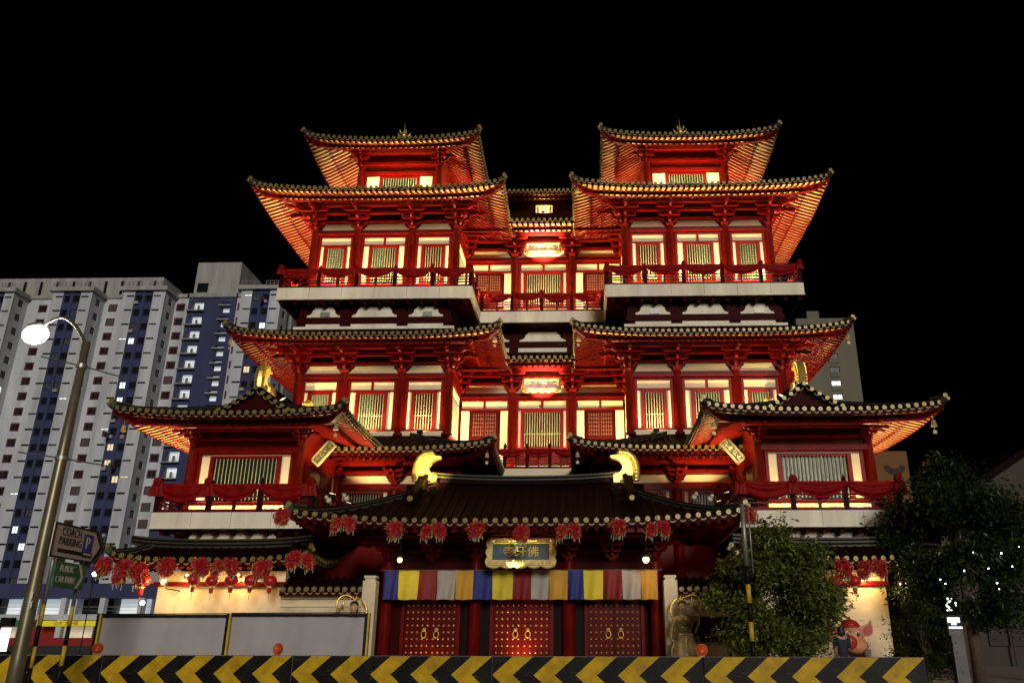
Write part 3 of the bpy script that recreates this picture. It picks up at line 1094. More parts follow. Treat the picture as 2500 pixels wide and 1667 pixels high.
def chiwei(parent, M):
    k = .0035
    poly = [(-x * k, z * k) for x, z in CHI]
    b = MB().prism(poly, lambda a, c, t: (a, -.16 + .32 * t, c))
    # body bulge and spines along the back
    rim = [(-x * k, z * k) for x, z in CHI[:7]]
    dense = []
    for (x0, z0), (x1, z1) in zip(rim[:-1], rim[1:]):
        for t in (0, .33, .66):
            dense.append((x0 + (x1 - x0) * t, z0 + (z1 - z0) * t))
    for i, (x, z) in enumerate(dense):
        b.box(x - .035, x + .035, -.19, .19, z - .02, z + .025)
    b.tube([(x * .88, 0, z * .94) for x, z in dense], .20, 8)
    b.tube([(-.0, 0, .88), (.25, 0, .86), (.55, 0, .87)], [.19, .15, .06], 8)
    b.box(.16, .42, -.2, .2, .0, .2)
    return ob('ridge_ornament', b, GOLD, parent, M=M)


# ------------------------------------------------------------------ corner pavilions
for s in (-1, 1):
    nm = 'left' if s < 0 else 'right'
    side_in = 'R' if s < 0 else 'L'
    pav = thing('corner_pavilion', 'red corner pavilion with a small gable and draped balcony at the %s of the gate' % nm, 'pavilion', (s * 10.9, 32, 0), 'corner pavilions')

    def xr(a, b):
        return (min(s * a, s * b), max(s * a, s * b))
    x0, x1 = 8.87, 13.05
    # body
    ob('core_wall', MB().box(*xr(x0 + .1, x1 - .1), 30.8, 35.6, 3.0, 9.6), REDD, pav)
    for x in (x0, x1):
        column(pav, s * x, 30.6, 5.7, 8.75, .2)
        column(pav, s * x, 35.4, 5.7, 8.75, .2)
    bm = MB()
    bm.box(*xr(x0, x1), 30.55, 30.75, 8.14, 9.3)
    bm.box(*xr(x0, x1), 30.42, 30.6, 8.16, 8.36)
    bm.box(*xr(x0, x1), 30.46, 30.6, 8.62, 8.72)
    bm.box(*xr(x0 - .4, x1 + .4), 30.2, 30.36, 8.98, 9.12)
    bm.tube([(s * (x0 - .7), 29.75, 9.04), (s * (x1 + .7), 29.75, 9.04)], .09, 8)
    for x in (x0, x1):
        bm.box(*xr(x - .07, x + .07), 30.6, 35.4, 8.14, 9.3)
        bm.box(*xr(x - .05, x + .05), 30.6, 35.4, 5.7, 8.14)
    ob('beam', bm, RED, pav)
    # window with dark bars between red jambs and cream end panels
    a, b = xr(x0 + .22, x1 - .22)
    barred_window(pav, a, b, 30.62, 6.3, 8.02, 8.045, 8.10, 2.5, 'dark', dens=.14)
    ja, jb = xr(x0 + .60, x1 - .60)
    # inner side wall window
    xi = x0 - .09
    swn = MB().box(*xr(xi, xi + .03), 31.2, 34.6, 7.86, 7.96).box(*xr(xi, xi + .03), 31.2, 31.32, 6.2, 7.9).box(*xr(xi, xi + .03), 34.48, 34.6, 6.2, 7.9).box(*xr(xi, xi + .03), 33.2, 33.3, 6.2, 7.9)
    ob('side_frame', swn, RED, pav)
    ob('side_pane', MB().box(*xr(xi + .035, xi + .045), 31.8, 33.1, 6.3, 7.85), DARKGL, pav)
    ob('side_panel', MB().box(*xr(xi - .01, xi + .03), 34.62, 34.85, 6.2, 7.9), CREAM, pav)
    for x, cn in ((x0, -s), (x1, s)):
        bracket(pav, s * x, 30.5, 8.45, corner=cn, sc=.5)
    # roof with the little gable
    xa, xb = xr(6.52, 15.0)
    pr = Roof(pav, xa, xb, 28.0, 37.2, 9.05, .22, 3.8, 3.2, 1.05, 2.45, sides='FLR', ends_own='F' + side_in, raf_own=[('F', 1), (side_in, 1)], tier=.9, rh=.045)
    gx, gy, gz = s * 10.76, 30.45, 10.72
    g = MB()
    hw, base = 1.5, 9.75
    curve = [(t, gz - (gz - base) * (t ** .86)) for t in (0, .2, .4, .6, .8, 1)]
    rowsL = []
    for y in (gy - .28, 37.0):
        rowsL.append([(gx - hw * t, y, z + .03) for t, z in curve[::-1]] + [(gx + hw * t, y, z + .03) for t, z in curve[1:]])
    g.grid(rowsL)
    g.grid([[(p[0], p[1], p[2] - .12) for p in r] for r in rowsL])
    gb = ob('gable_roof', g, TILE, pav)
    tr = MB()
    for i in range(20):
        y = gy + .1 + i * .3
        for sg in (-1, 1):
            tr.tube([(gx + sg * hw * t, y, z + .05) for t, z in curve], .07, 6)
    ob('tile_field', tr, TILEROW, gb, True, kind='stuff')
    ob('gable_wall', MB().prism([(gx - 1.4, base), (gx + 1.4, base), (gx + .7, 10.27), (gx, gz - .05), (gx - .7, 10.27)], lambda p, q, t: (p, gy + .12 * t, q)), REDD, gb)
    for i in range(11):
        t = (i - 5) / 5 * .92
        z = gz - (gz - base) * (abs(t) ** .86)
        link('tile_end', MC['tile_end'], gb, T(gx + hw * t, gy - .30, z - .02))
        if i < 10:
            t2 = (i - 4) / 5 * .92
            z2 = gz - (gz - base) * (abs(t2) ** .86)
            a_, b_ = Vector((gx + hw * t, gy - .31, z - .14)), Vector((gx + hw * t2, gy - .31, z2 - .14))
            m_ = (a_ + b_) / 2 + Vector((0, 0, -.04))
            ob('drip_tile', MB().tube([a_.lerp(b_, .2), m_, a_.lerp(b_, .8)], .022, 5), PALET, gb)
    rg = MB()
    for w_, h_, dz in ((.34, .10, .08), (.28, .10, .18), (.24, .10, .28), (.30, .07, .36)):
        rg.beam((gx, gy - .1, gz + dz), (gx, 36.8, gz + dz), w_, h_)
    ob('ridge', rg, TILE, gb)
    chiwei(gb, T(gx, gy + .22, gz + .05) @ RZ(radians(90)) @ SC(.95, .95, .95))
    chiwei(gb, T(gx, 36.3, gz + .05) @ RZ(radians(-90)) @ SC(.95, .95, .95))
    # balcony
    pb = ob('balcony', MB().box(*xr(7.7, 13.56), 29.2, 36.5, 5.12, 5.7), WHITE, pav)
    for k in range(1, 4):
        x = s * (7.7 + 5.86 * k / 4)
        ob('joint', MB().box(x - .005, x + .005, 29.197, 29.2, 5.12, 5.7), HOUS, pb)
    ob('drip_lip', MB().box(*xr(7.68, 13.58), 29.17, 29.199, 5.11, 5.16), WHITE, pb)
    ob('balcony_underside', MB().box(*xr(7.8, 13.46), 29.3, 36.4, 5.09, 5.118), REDD, pav)
    sup = MB()
    sup.box(*xr(8.6, 13.0), 30.0, 35.5, 4.55, 5.09)
    sup.box(*xr(8.9, 12.7), 30.3, 35.3, 3.2, 4.55)
    for k in range(9):
        x = 8.2 + k * .62
        sup.box(*xr(x, x + .14), 29.45, 30.0, 4.93, 5.088)
    ob('support', sup, REDD, pav)
    ogee_panel(pav, *xr(9.0, 12.6), 29.97, 4.68, 5.05, WHITE, .3, 'band_panel')
    railing(pav, (s * 13.46, 29.32), (s * 7.8, 29.32), 5.7, 6.66, 3)
    railing(pav, (s * 7.8, 29.4), (s * 7.8, 34.5), 5.7, 6.66, 3)
    railing(pav, (s * 13.46, 29.4), (s * 13.46, 34.5), 5.7, 6.66, 3)
    n = 3
    for k in range(n):
        A, B = 13.46 - k * 1.887, 13.46 - (k + 1) * 1.887
        p, q = xr(A, B)
        pos = ORD[k] if s < 0 else ORD[n - 1 - k]
        swag((p, 29.2), (q, 29.2), 6.72, .66, 'red cloth swag on the %s corner pavilion rail, %s from the left' % (nm, pos), 'red swags on the corner pavilions', rs=.85,
             rosette={0: 1, 1: 1, 2: 3}.get(k if s < 0 else n - 1 - k, 0))
    # tilted name board under the inner eave corner
    t = thing('name_board', 'slanting gilt framed name board under the inner eave of the %s corner pavilion' % nm, 'sign board', (s * 7.8, 30.2, 7.6))
    c = Vector((s * 7.80, 30.15, 8.06))
    ax = Vector((s * -.62, 0, .78)).normalized()
    M = Matrix.Translation(c) @ Vector((0, -1, -.15)).normalized().to_track_quat('Z', 'Y').to_matrix().to_4x4()
    an = math.atan2(ax.x, ax.z)
    M = Matrix.Translation(c) @ RY(an) @ RX(radians(90))
    f = MB().box(-.20, .20, -.52, .52, -.05, .02)
    for q in (-.20, .13):
        f.box(q, q + .07, -.52, .52, .02, .06)
    for q in (-.52, .45):
        f.box(-.2, .2, q, q + .07, .02, .06)
    for k in range(16):
        f.ball((random.choice((-.17, .17)), -.5 + k * .066, .06), (.03, .04, .02), 6, 4)
    ob('carved_frame', f, GOLDC, t, M=M)
    ob('board', MB().box(-.13, .13, -.45, .45, .021, .03), mat('dark plaque %s' % nm, (.12, .09, .03), .5), t, M=M)
    for k in range(4):
        g2 = MB()
        for q in range(5):
            px, py = random.uniform(-.07, .07), .34 - k * .22 + random.uniform(-.07, .07)
            a2 = random.choice((0, 1.5, .8))
            g2.beam((px - .05 * cos(a2), py - .05 * sin(a2), .035), (px + .05 * cos(a2), py + .05 * sin(a2), .035), .02, .014)
        ob('character', g2, GOLD, t, M=M)
    flood(pav, (s * 7.55, 29.75, 7.15), (s * 7.7, 30.1, 8.1), 2.2, size=.08, spread=120, col=(1, .8, .4), big=.4)  # extra flood, added only to brighten the name board
    # lights
    for x in (10.0, 12.0):
        flood(pav, (s * x, 29.75, 5.82), (s * x, 30.2, 9.0), 5)
    flood(pav, (s * 13.48, 31.0, 6.74), (s * 13.75, 30.7, 9), 70, spread=170)
    flood(pav, (s * 13.48, 33.6, 6.74), (s * 13.75, 33.4, 9), 60, spread=170)
    flood(pav, (s * 7.78, 31.6, 6.74), (s * 7.2, 31.3, 9), 38, spread=120)
    flood(pav, (s * 7.78, 34.0, 6.74), (s * 7.2, 34.0, 9), 38, spread=120)
    for x in (9.4, 10.9, 12.4):
        flood(pav, (s * x, 29.8, 5.78), (s * x, 30.5, 6.1), 3, size=.5, sizey=.06, spread=170, big=.4)
    ob('plinth', MB().box(*xr(x0, x1), 30.5, 30.8, 5.7, 6.18), WHITE, pav)
    flood(pav, (gx + .55, 31.6, gz - .1), (gx, 30.9, gz + .75), 20, size=.12, col=(1, .8, .3))
    flood(pav, (gx - .55, 31.6, gz - .1), (gx, 30.9, gz + .75), 20, size=.12, col=(1, .8, .3))
    flood(pav, (gx - s * .6, 35.2, gz - .1), (gx, 36.0, gz + .6), 26, size=.12, col=(1, .8, .3))
    sdn = nm
    wind_bell(s * 14.7, 28.35, 9.0, 'dark wind bell under the outer eave corner of the %s pavilion' % nm)
    wind_bell(s * 6.85, 28.35, 9.0, 'dark wind bell under the inner eave corner of the %s pavilion' % nm)

# ------------------------------------------------------------------ gatehouse
gate = thing('gatehouse', 'dark tiled temple gatehouse with gold ridge ends and three pairs of red doors', 'gatehouse', (0, 29, 0))
gr = Roof(gate, -7.16, 7.16, 25.6, 33.6, 4.86, .30, 5.0, 4.0, 1.85, 2.6, pw=1.3, sides='FLR', sp=.318, cap=3.4, ends_own='F', rows_own='F', raf_own=[('F', 1)], tier=.95)
RZT = 6.70
rg = MB()
for w_, h_, dz, ex in ((.40, .10, .03, 0), (.34, .07, .115, .02), (.36, .05, .175, 0), (.30, .07, .235, .02), (.34, .05, .295, .03)):
    n = 16
    for i in range(n):
        xa, xb = -3.45 + 6.9 * i / n, -3.45 + 6.9 * (i + 1) / n
        cz = lambda x: .14 * (abs(x) / 3.45) ** 2.4
        rg.beam((xa, 29.6, RZT + dz + cz(xa)), (xb, 29.6, RZT + dz + cz(xb)), w_, h_, m=(0 if h_ == .05 else 1))
ob('ridge', rg, [RIDGE, TILE], gate)
gd = MB()
for s in (-1, 1):
    chiwei(gate, T(s * 3.72, 29.6, RZT + .16) @ (RZ(0) if s < 0 else RZ(pi)))
    ob('ridge_block', MB().box(s * 3.36 - .11, s * 3.36 + .11, 29.36, 29.84, RZT + .06, RZT + .34), GOLD, gate)
    pts = [Vector((s * 3.78, y, gr.z(3.6, y - 25.6, 14.32, 'F') + .13)) for y in (29.6, 29.0, 28.4, 27.9, 27.55)]
    dr = MB()
    for a, b in zip(pts[:-1], pts[1:]):
        for w_, dz in ((.34, 0), (.26, .12), (.30, .22)):
            dr.beam(a + Vector((0, 0, dz)), b + Vector((0, 0, dz)), w_, .11)
    ob('descending_ridge', dr, TILE, gate)
    e = pts[-1]
    eo = MB()
    eo.lathe([(.20, 0), (.20, .05), (.15, .07)], 14, (e.x, e.y - .04, e.z + .16), rot=Matrix.Rotation(radians(90), 3, 'X'))
    for k in range(7):
        an = pi * k / 6
        eo.ball((e.x + .24 * cos(an), e.y - .04, e.z + .14 + .22 * sin(an)), (.06, .05, .06), 7, 5)
    for sg in (-1, 1):
        eo.tube([(e.x + sg * .2, e.y - .05, e.z + .04), (e.x + sg * .34, e.y - .05, e.z + .0), (e.x + sg * .38, e.y - .05, e.z + .10), (e.x + sg * .30, e.y - .05, e.z + .12)], .03, 6)
    ob('ridge_boss', eo, TILE, gate, True)
    link('tile_end', MC['tile_end'], gate, T(e.x, e.y - .12, e.z + .17) @ SC(1.1, 1, 1.1))
    # stacked tile ends on the gable side and small beasts along the hips
    for q, (yy, zz) in enumerate(((29.45, RZT - .05), (29.3, RZT - .25))):
        ob('verge_tile', MB().tube([(s * 3.95, yy, zz), (s * 4.35, yy - .02, zz - .05)], .085, 8), TILEROW, gate)
    bs = MB()
    for k, t in enumerate((.9, 1.35)):
        p = gr.P('F', t if s < 0 else 14.32 - t, t, .36)
        bs.ball(p + Vector((0, 0, .06)), (.10, .10, .09), 8, 6)
        bs.ball(p + Vector((-s * -.07, -.07, .16)), .07, 8, 6)
        bs.tube([p + Vector((0, .06, .08)), p + Vector((0, .14, .2))], [.04, .015], 5)
    ob('ridge_beast', bs, STONE, gate, True)
# walls and door bays
DOORS = [(-3.93, -2.17), (-.92, .98), (2.26, 4.02)]
gw = MB()
gw.box(-4.75, 4.75, 28.75, 29.0, .14, 4.9)
gw.box(-4.8, 4.8, 28.35, 28.6, 3.56, 3.86)
gw.box(-4.8, 4.8, 28.4, 28.56, 4.15, 4.3)
gw.box(-5.4, 5.4, 27.75, 27.9, 4.5, 4.64)
gw.tube([(-5.6, 27.2, 4.62), (5.6, 27.2, 4.62)], .09, 8)
gw.box(-4.75, 4.75, 28.6, 28.75, 2.75, 3.56)
ob('wall', gw, REDD, gate)
for x in (-4.55, -1.55, 1.62, 4.55):
    column(gate, x, 28.4, .14, 3.9, .2)
    bracket(gate, x, 28.3, 3.88, sc=.62, corner=(-1 if x < -4 else 1 if x > 4 else 0))
for x in (-3.05, 0.03, 3.1):
    bracket(gate, x, 28.3, 3.88, sc=.55)
GREYST = mat('dark stone step', (0.16, 0.13, 0.11), .8, var=.3)
ob('step', MB().box(-5.2, 5.2, 27.0, 28.75, .12, .30).box(-5.0, 5.0, 27.5, 28.75, .30, .46), GREYST, gate)
DRED = mat('red door paint', (0.075, 0.0018, 0.0012), .4, var=.4, scale=1.6, spec=.08)
stud = MB().lathe([(.036, 0), (.034, .02), (.022, .038), (.004, .046)], 8, rot=Matrix.Rotation(radians(90), 3, 'X')).mesh('stud', GOLD, True)
kn = MB()
kn.ball((0, -.04, .06), (.075, .05, .07), 10, 7)
kn.ball((0, -.075, .05), (.04, .035, .035), 8, 6)
ring = [(.085 * sin(a), -.075, -.06 + .115 * cos(a) - .03) for a in [2 * pi * i / 14 for i in range(15)]]
kn.tube(ring, .014, 6)
knm = kn.mesh('knocker', GOLD, True)
for x0, x1 in DOORS:
    xm = (x0 + x1) / 2
    for a, b in ((x0, xm - .008), (xm + .008, x1)):
        d = ob('door', MB().box(a, b, 28.6, 28.68, .48, 2.74), DRED, gate)
        nc = 5
        for i in range(nc):
            x = a + (b - a) * (i + .55) / (nc + .1)
            for j in range(9):
                z = 2.46 - j * .213
                if abs(z - 1.63) < .1 and abs(x - xm) < .3:
                    continue
                link('stud', stud, d, T(x, 28.6, z))
        link('knocker', knm, d, T(xm - .21 if a < xm - .1 else xm + .21, 28.6, 1.63))
    # jambs
    ob('door_frame', MB().box(x0 - .12, x0 - .01, 28.5, 28.74, .46, 2.9).box(x1 + .01, x1 + .12, 28.5, 28.74, .46, 2.9).box(x0 - .12, x1 + .12, 28.5, 28.74, 2.76, 2.9), RED, gate)
# side lattice bays between the doors
for a, b in ((-1.98, -1.05), (1.1, 2.12)):
    ob('lattice_panel', MB().box(a, b, 28.62, 28.7, .6, 2.7), mat('black lattice bay', (.006, .002, .002), .6, spec=.1), gate)
for x, p_ in ((.03, 3.6), (-3.05, .7)):
    flood(gate, (x, 28.05, .52), (x, 28.6, 1.6), p_, size=.1, col=(1, .6, .25), spread=120, big=.5)
# lamps under the eave, both lit
for x, lb, pw in ((-3.84, 'left', 14), (4.14, 'right', 26)):
    t = thing('eave_lamp', 'lit round lamp hanging under the gate eave near its %s end' % lb, 'lamp', (x, 26.8, 3.75))
    ob('lamp_arm', MB().tube([(x, 26.8, 4.45), (x, 26.8, 3.95)], .015, 6).lathe([(.03, .1), (.09, .06), (.10, 0)], 10, (x, 26.8, 3.88)), HOUS, t)
    ob('lamp_globe', MB().ball((x, 26.8, 3.81), .085 if lb == 'left' else .11, 12, 8), BULB, t, True)
    l = bpy.data.lights.new('lamp', 'POINT')
    l.energy = pw * 1.2
    l.color = (1, .68, .3)
    l.shadow_soft_size = .12
    link('lamp', l, t, T(x, 26.62, 3.72))
# uplights on the gold ridge ends and on the name plaque
flood(gate, (-3.2, 28.4, 6.35), (-3.6, 29.6, 7.35), 16, size=.12, spread=80, col=(1, .8, .25))
flood(gate, (3.3, 28.4, 6.35), (3.6, 29.6, 7.35), 3.0, size=.12, spread=80, col=(1, .8, .25))
t, M, a, b = scallop_plaque('gate_plaque', 'carved gilt name plaque hanging over the middle gate doors', .08, 27.05, 4.06, 2.2, .92, .30, BLUE, '寺牙佛', .40)
flood(gate, (-.22, 26.72, 3.50), (-.05, 27.05, 4.1), 11, size=.06, spread=110, col=(1, .9, .5), big=.35)

# stone posts beside the gate
for s in (-1, 1):
    nm = 'left' if s < 0 else 'right'
    t = thing('gate_post', 'square pale stone gate post at the %s end of the gatehouse' % nm, 'post', (s * 5.0, 27.8, .12), 'stone gate posts')
    x = s * 4.98
    ob('shaft', MB().box(x - .22, x + .22, 27.6, 28.04, .12, 3.22), STONE, t)
    ob('cap', MB().box(x - .16, x + .16, 27.66, 27.98, 3.22, 3.30).box(x - .2, x + .2, 27.62, 28.02, 3.30, 3.38), STONE, t)

# ------------------------------------------------------------------ boundary walls
for s in (-1, 1):
    nm = 'left' if s < 0 else 'right'

    def xr(a, b):
        return (min(s * a, s * b), max(s * a, s * b))
    xo = 12.62 if s < 0 else 12.36
    w = thing('boundary_wall', 'cream plastered temple wall with its own tiled coping at the %s of the gate' % nm, 'wall', (s * 10.4, 28.8, 0), 'temple boundary walls')
    ob('wall', MB().box(*xr(8.2, xo), 28.7, 29.1, .12, 3.60), STAIN, w)
    ob('beam', MB().box(*xr(8.1, xo + .1), 28.56, 29.2, 3.09, 3.24), RED, w)
    xa, xb = xr(7.1, 14.0)
    wr = Roof(w, xa, xb, 27.75, 31, 3.86, .22, 2.6, 1.05, .62, .85, sides='FLR', sp=.30, ends_own='F', rows_own='F', tier=.6, raf_own=[('F', 1)])
    rg = MB()
    for w_, dz in ((.36, .0), (.30, .065), (.36, .13), (.30, .195), (.34, .255)):
        for i in range(12):
            f0, f1 = i / 12, (i + 1) / 12
            cz = lambda f: .14 * abs(2 * f - 1) ** 3
            rg.beam((xa + .2 + (xb - xa - .4) * f0, 28.75, 4.40 + dz + cz(f0)), (xa + .2 + (xb - xa - .4) * f1, 28.75, 4.40 + dz + cz(f1)), w_, .062, m=(0 if w_ > .32 else 1))
    ob('ridge', rg, [RIDGE, TILE], w)
    # lower link wall between the post and the tall wall
    lw = thing('link_wall', 'low cream wall with dark tiled coping between the %s gate post and the tall wall' % nm, 'wall', (s * 6.7, 28.5, 0), 'temple boundary walls')
    ob('wall', MB().box(*xr(5.22, 8.19), 28.5, 28.75, .12, 2.68), STAIN, lw)
    ob('moulding', MB().box(*xr(5.22, 8.19), 28.38, 28.5, 2.68, 2.76).box(*xr(5.22, 8.19), 28.30, 28.5, 2.76, 2.86).box(*xr(5.22, 8.19), 28.44, 28.499, 2.42, 2.50), CREAM, lw)
    xa, xb = xr(5.25, 8.15)
    Roof(lw, xa, xb, 28.1, 31, 2.92, 0, 3, .7, .42, .5, sides='F', sp=.27, ends_own='F', open_l=True, open_r=True, hip=False, soffit=False)
    ob('base_panel', MB().box(*xr(5.4, 7.4), 28.42, 28.5, 1.3, 2.1), REDD, lw)

# wall lamps on the tall walls
def wall_lamp(x, y, z, r, p, label, arm=True):
    t = thing('wall_lamp', label, 'lamp', (x, y, z))
    m = MB()
    if arm:
        m.tube([(x + .1, 28.72, z - .25), (x + .05, y + .15, z - .22), (x, y, z - .05)], .018, 6)
        m.box(x - .09, x + .09, y - .03, y + .12, z - .12, z - .02)
    else:
        m.tube([(x, y, z + .3), (x, y, z)], .012, 6)
    ob('lamp_arm', m, HOUS, t)
    ob('lamp_globe', MB().ball((x, y, z), r, 10, 7), BULB, t, True)
    l = bpy.data.lights.new('lamp', 'POINT')
    l.energy = p * 2.2
    l.color = (1, .66, .24)
    l.shadow_soft_size = .08
    link('lamp', l, t, T(x, y - .06, z - r - .10))


wall_lamp(-11.95, 27.7, 3.2, .085, 30, 'brightest wall lamp at the outer end of the left temple wall')
wall_lamp(-11.50, 28.35, 3.45, .05, 16, 'small lamp under the coping of the left wall, nearer its outer end')
wall_lamp(-9.72, 28.35, 3.45, .05, 26, 'small lamp under the coping of the left wall, near its middle')
wall_lamp(11.65, 28.38, 3.40, .05, 34, 'small lamp under the coping of the right temple wall')
wall_lamp(12.62, 28.0, 3.1, .05, 6, 'lamp on a bracket at the outer end of the right temple wall')
# ------------------------------------------------------------------ flower garlands under the eaves
PETAL = mat('red silk petal', (0.40, 0.006, 0.008), .5, var=.35, scale=20)
LEAFY = mat('yellow silk leaf', (0.50, 0.24, 0.02), .5, var=.3, scale=20)
TASS = mat('pale green tassel', (0.42, 0.48, 0.34), .5, var=.3)
HG = [mat('hot pink petal', (0.42, 0.010, 0.04), .5, var=.3, scale=20)]


def star(b, c, n, r, m=0):
    """five-petalled blossom at c facing n"""
    n = n.normalized()
    a = n.orthogonal().normalized()
    q = n.cross(a)
    ph = random.random() * 6
    for k in range(5):
        t = ph + 2 * pi * k / 5
        d = a * cos(t) + q * sin(t)
        e = a * cos(t + pi / 2) + q * sin(t + pi / 2)
        b.add([c, c + d * r * .55 + e * r * .26 + n * r * .25, c + d * r + n * r * .05, c + d * r * .55 - e * r * .26 + n * r * .25], [(0, 1, 2, 3)], m)


def garland_meshes(seed, two):
    random.seed(seed)
    bl, lf, ts = MB(), MB(), MB()
    lobes = [((-.10, 0, 0), .25)] if not two else [((-.17, 0, .02), .21), ((.20, 0, -.02), .17)]
    lobes += [((lobes[0][0][0] - .08, 0, -.16), .13), ((lobes[-1][0][0] + .07, 0, -.2), .12)]
    for (c, r) in lobes:
        c = Vector(c)
        for i in range(int(130 * r / .2)):
            d = Vector((random.gauss(0, 1), random.gauss(0, 1), random.gauss(0, 1))).normalized()
            p = c + Vector((d.x * r * 1.1, d.y * r * .8, d.z * r)) * random.uniform(.6, 1.08)
            star(bl, p, d + Vector((0, -.4, 0)), random.uniform(.05, .085), random.choice((0, 0, 0, 1)))
        for i in range(int(24 * r / .2)):
            d = Vector((random.gauss(0, 1), random.gauss(0, 1) - .5, random.gauss(0, 1))).normalized()
            p = c + d * r * random.uniform(.8, 1.1)
            o = d.orthogonal().normalized() * .02
            t = (d + Vector((random.uniform(-.6, .6), 0, -.5))).normalized() * random.uniform(.07, .13)
            lf.add([p - o, p + o, p + t + o * .3, p + t * 1.1], [(0, 1, 2, 3)])
        for i in range(6):
            x = c.x + random.uniform(-r, r)
            z = c.z - r * random.uniform(.7, 1.0)
            ts.tube([(x, c.y - random.uniform(0, .1), z), (x + .01, c.y - .05, z - random.uniform(.07, .16))], [.005, .009], 4)
    return bl.mesh('blossom_mass', [PETAL, HG[0]]), lf.mesh('leaf_mass', LEAFY), ts.mesh('tassel_mass', TASS)


GM = [garland_meshes(k, k % 2) for k in range(5)]
random.seed(5)


def garland(x, y, z, k, label, group, sc=1.0):
    t = thing('flower_garland', label, 'garland', (x, y, z), group)
    bl, lf, ts = GM[k % 5]
    M = T(x, y, z) @ RZ(random.uniform(-.2, .2)) @ SC(sc * random.choice((-1, 1)), sc, sc)
    for n_, me in (('blossom', bl), ('leaf', lf), ('tassel', ts)):
        o = link(n_, me, t, M)
        o['kind'] = 'stuff'
    ob('hanging_wire', MB().tube([(x, y, z + .2), (x, y + .12, z + .42)], .006, 4), HOUS, t)


GG = [(-7.26, 5.06), (-5.4, 4.83), (-3.85, 4.63), (-2.55, 4.59), (-1.12, 4.62), (.31, 4.51), (1.66, 4.59), (3.11, 4.68), (4.43, 4.64), (7.38, 5.04)]
for i, (x, z) in enumerate(GG):
    w = ('red silk flower garland at the left tip of the gate eave' if i == 0 else 'red silk flower garland at the right tip of the gate eave' if i == 9 else
         'red silk flower garland along the gate eave, %s from the left tip' % ORD[i])
    garland(x, 25.42, z, i, w, 'garlands along the gate eave', .95)
for i, (x, z) in enumerate([(-14.07, 3.71), (-13.03, 3.54), (-11.95, 3.68), (-10.81, 3.68), (-9.88, 3.70), (-8.7, 3.62), (-7.34, 3.90)]):
    garland(x, 27.5, z, i + 2, 'red silk flower garland under the left wall coping, %s from the street lamp' % ORD[i], 'garlands along the boundary walls', 1.12 if i != 1 else 1.5)
for i, (x, z) in enumerate([(10.5, 3.60), (11.58, 3.62)]):
    garland(x, 27.5, z, i, 'pink and red flower garland on the right wall coping, %s' % ('nearer the bushy tree' if i == 0 else 'at its outer end'), 'garlands along the boundary walls', 1.15)

# ------------------------------------------------------------------ paper lanterns
LANT = mat('red lantern silk', (0.45, 0.010, 0.008), .38, var=.12, scale=6)


def lantern_mb():
    b = MB()
    prof = []
    for i in range(13):
        t = pi * (.06 + .88 * i / 12)
        prof.append((.165 * sin(t), .14 * cos(t)))
    n = 20
    vs_ = []
    for r, z in prof:
        for k in range(n):
            rr = r * (1 + .02 * (k % 2))
            vs_.append((rr * cos(2 * pi * k / n), rr * sin(2 * pi * k / n), z))
    fs = [(i * n + k, i * n + (k + 1) % n, (i + 1) * n + (k + 1) % n, (i + 1) * n + k) for i in range(12) for k in range(n)]
    return b.add(vs_, fs)


LB = lantern_mb().mesh('lantern_body', LANT, True)
LC = MB().lathe([(.05, .13), (.065, .135), (.065, .17), (.04, .18)], 12).lathe([(.065, -.17), (.065, -.13), (.05, -.13)], 12).tube([(0, 0, .18), (0, 0, .42)], .006, 5).mesh('lantern_cap', GOLDC)
LTs = MB().lathe([(.05, -.30), (.055, -.24), (.06, -.17), (.03, -.16)], 10).tube([(0, 0, -.3), (0, 0, -.48)], .007, 5).mesh('lantern_tassel', LANT)


def lantern(x, y, z, label, sc=1.0):
    t = thing('lantern', label, 'lantern', (x, y, z), 'red lanterns along the boundary walls')
    for n_, me in (('paper_globe', LB), ('cap', LC), ('tassel', LTs)):
        link(n_, me, t, T(x, y, z) @ RZ(random.random()) @ SC(sc, sc, sc))


LL = ['large red lantern left of the brightest wall lamp', 'red lantern on the left wall, first to the right of the bright lamp', 'red lantern on the left wall, second right of the bright lamp',
      'red lantern on the left wall, third right of the bright lamp', 'red lantern on the left wall, fourth right of the bright lamp', 'red lantern on the left wall nearest the gate']
for i, (x, z) in enumerate([(-12.63, 3.25), (-10.9, 3.25), (-10.26, 3.21), (-9.62, 3.23), (-8.97, 3.23), (-8.31, 3.21)]):
    lantern(x, 27.6, z, LL[i], 1.6 if i == 0 else 1.3)
for i, (x, z) in enumerate([(9.75, 3.17), (10.34, 3.18), (10.98, 3.18)]):
    lantern(x, 27.6, z, 'red lantern on the right wall, %s' % ('half hidden by the bushy tree', 'just clear of the bushy tree', 'farthest from the bushy tree')[i], 1.3)

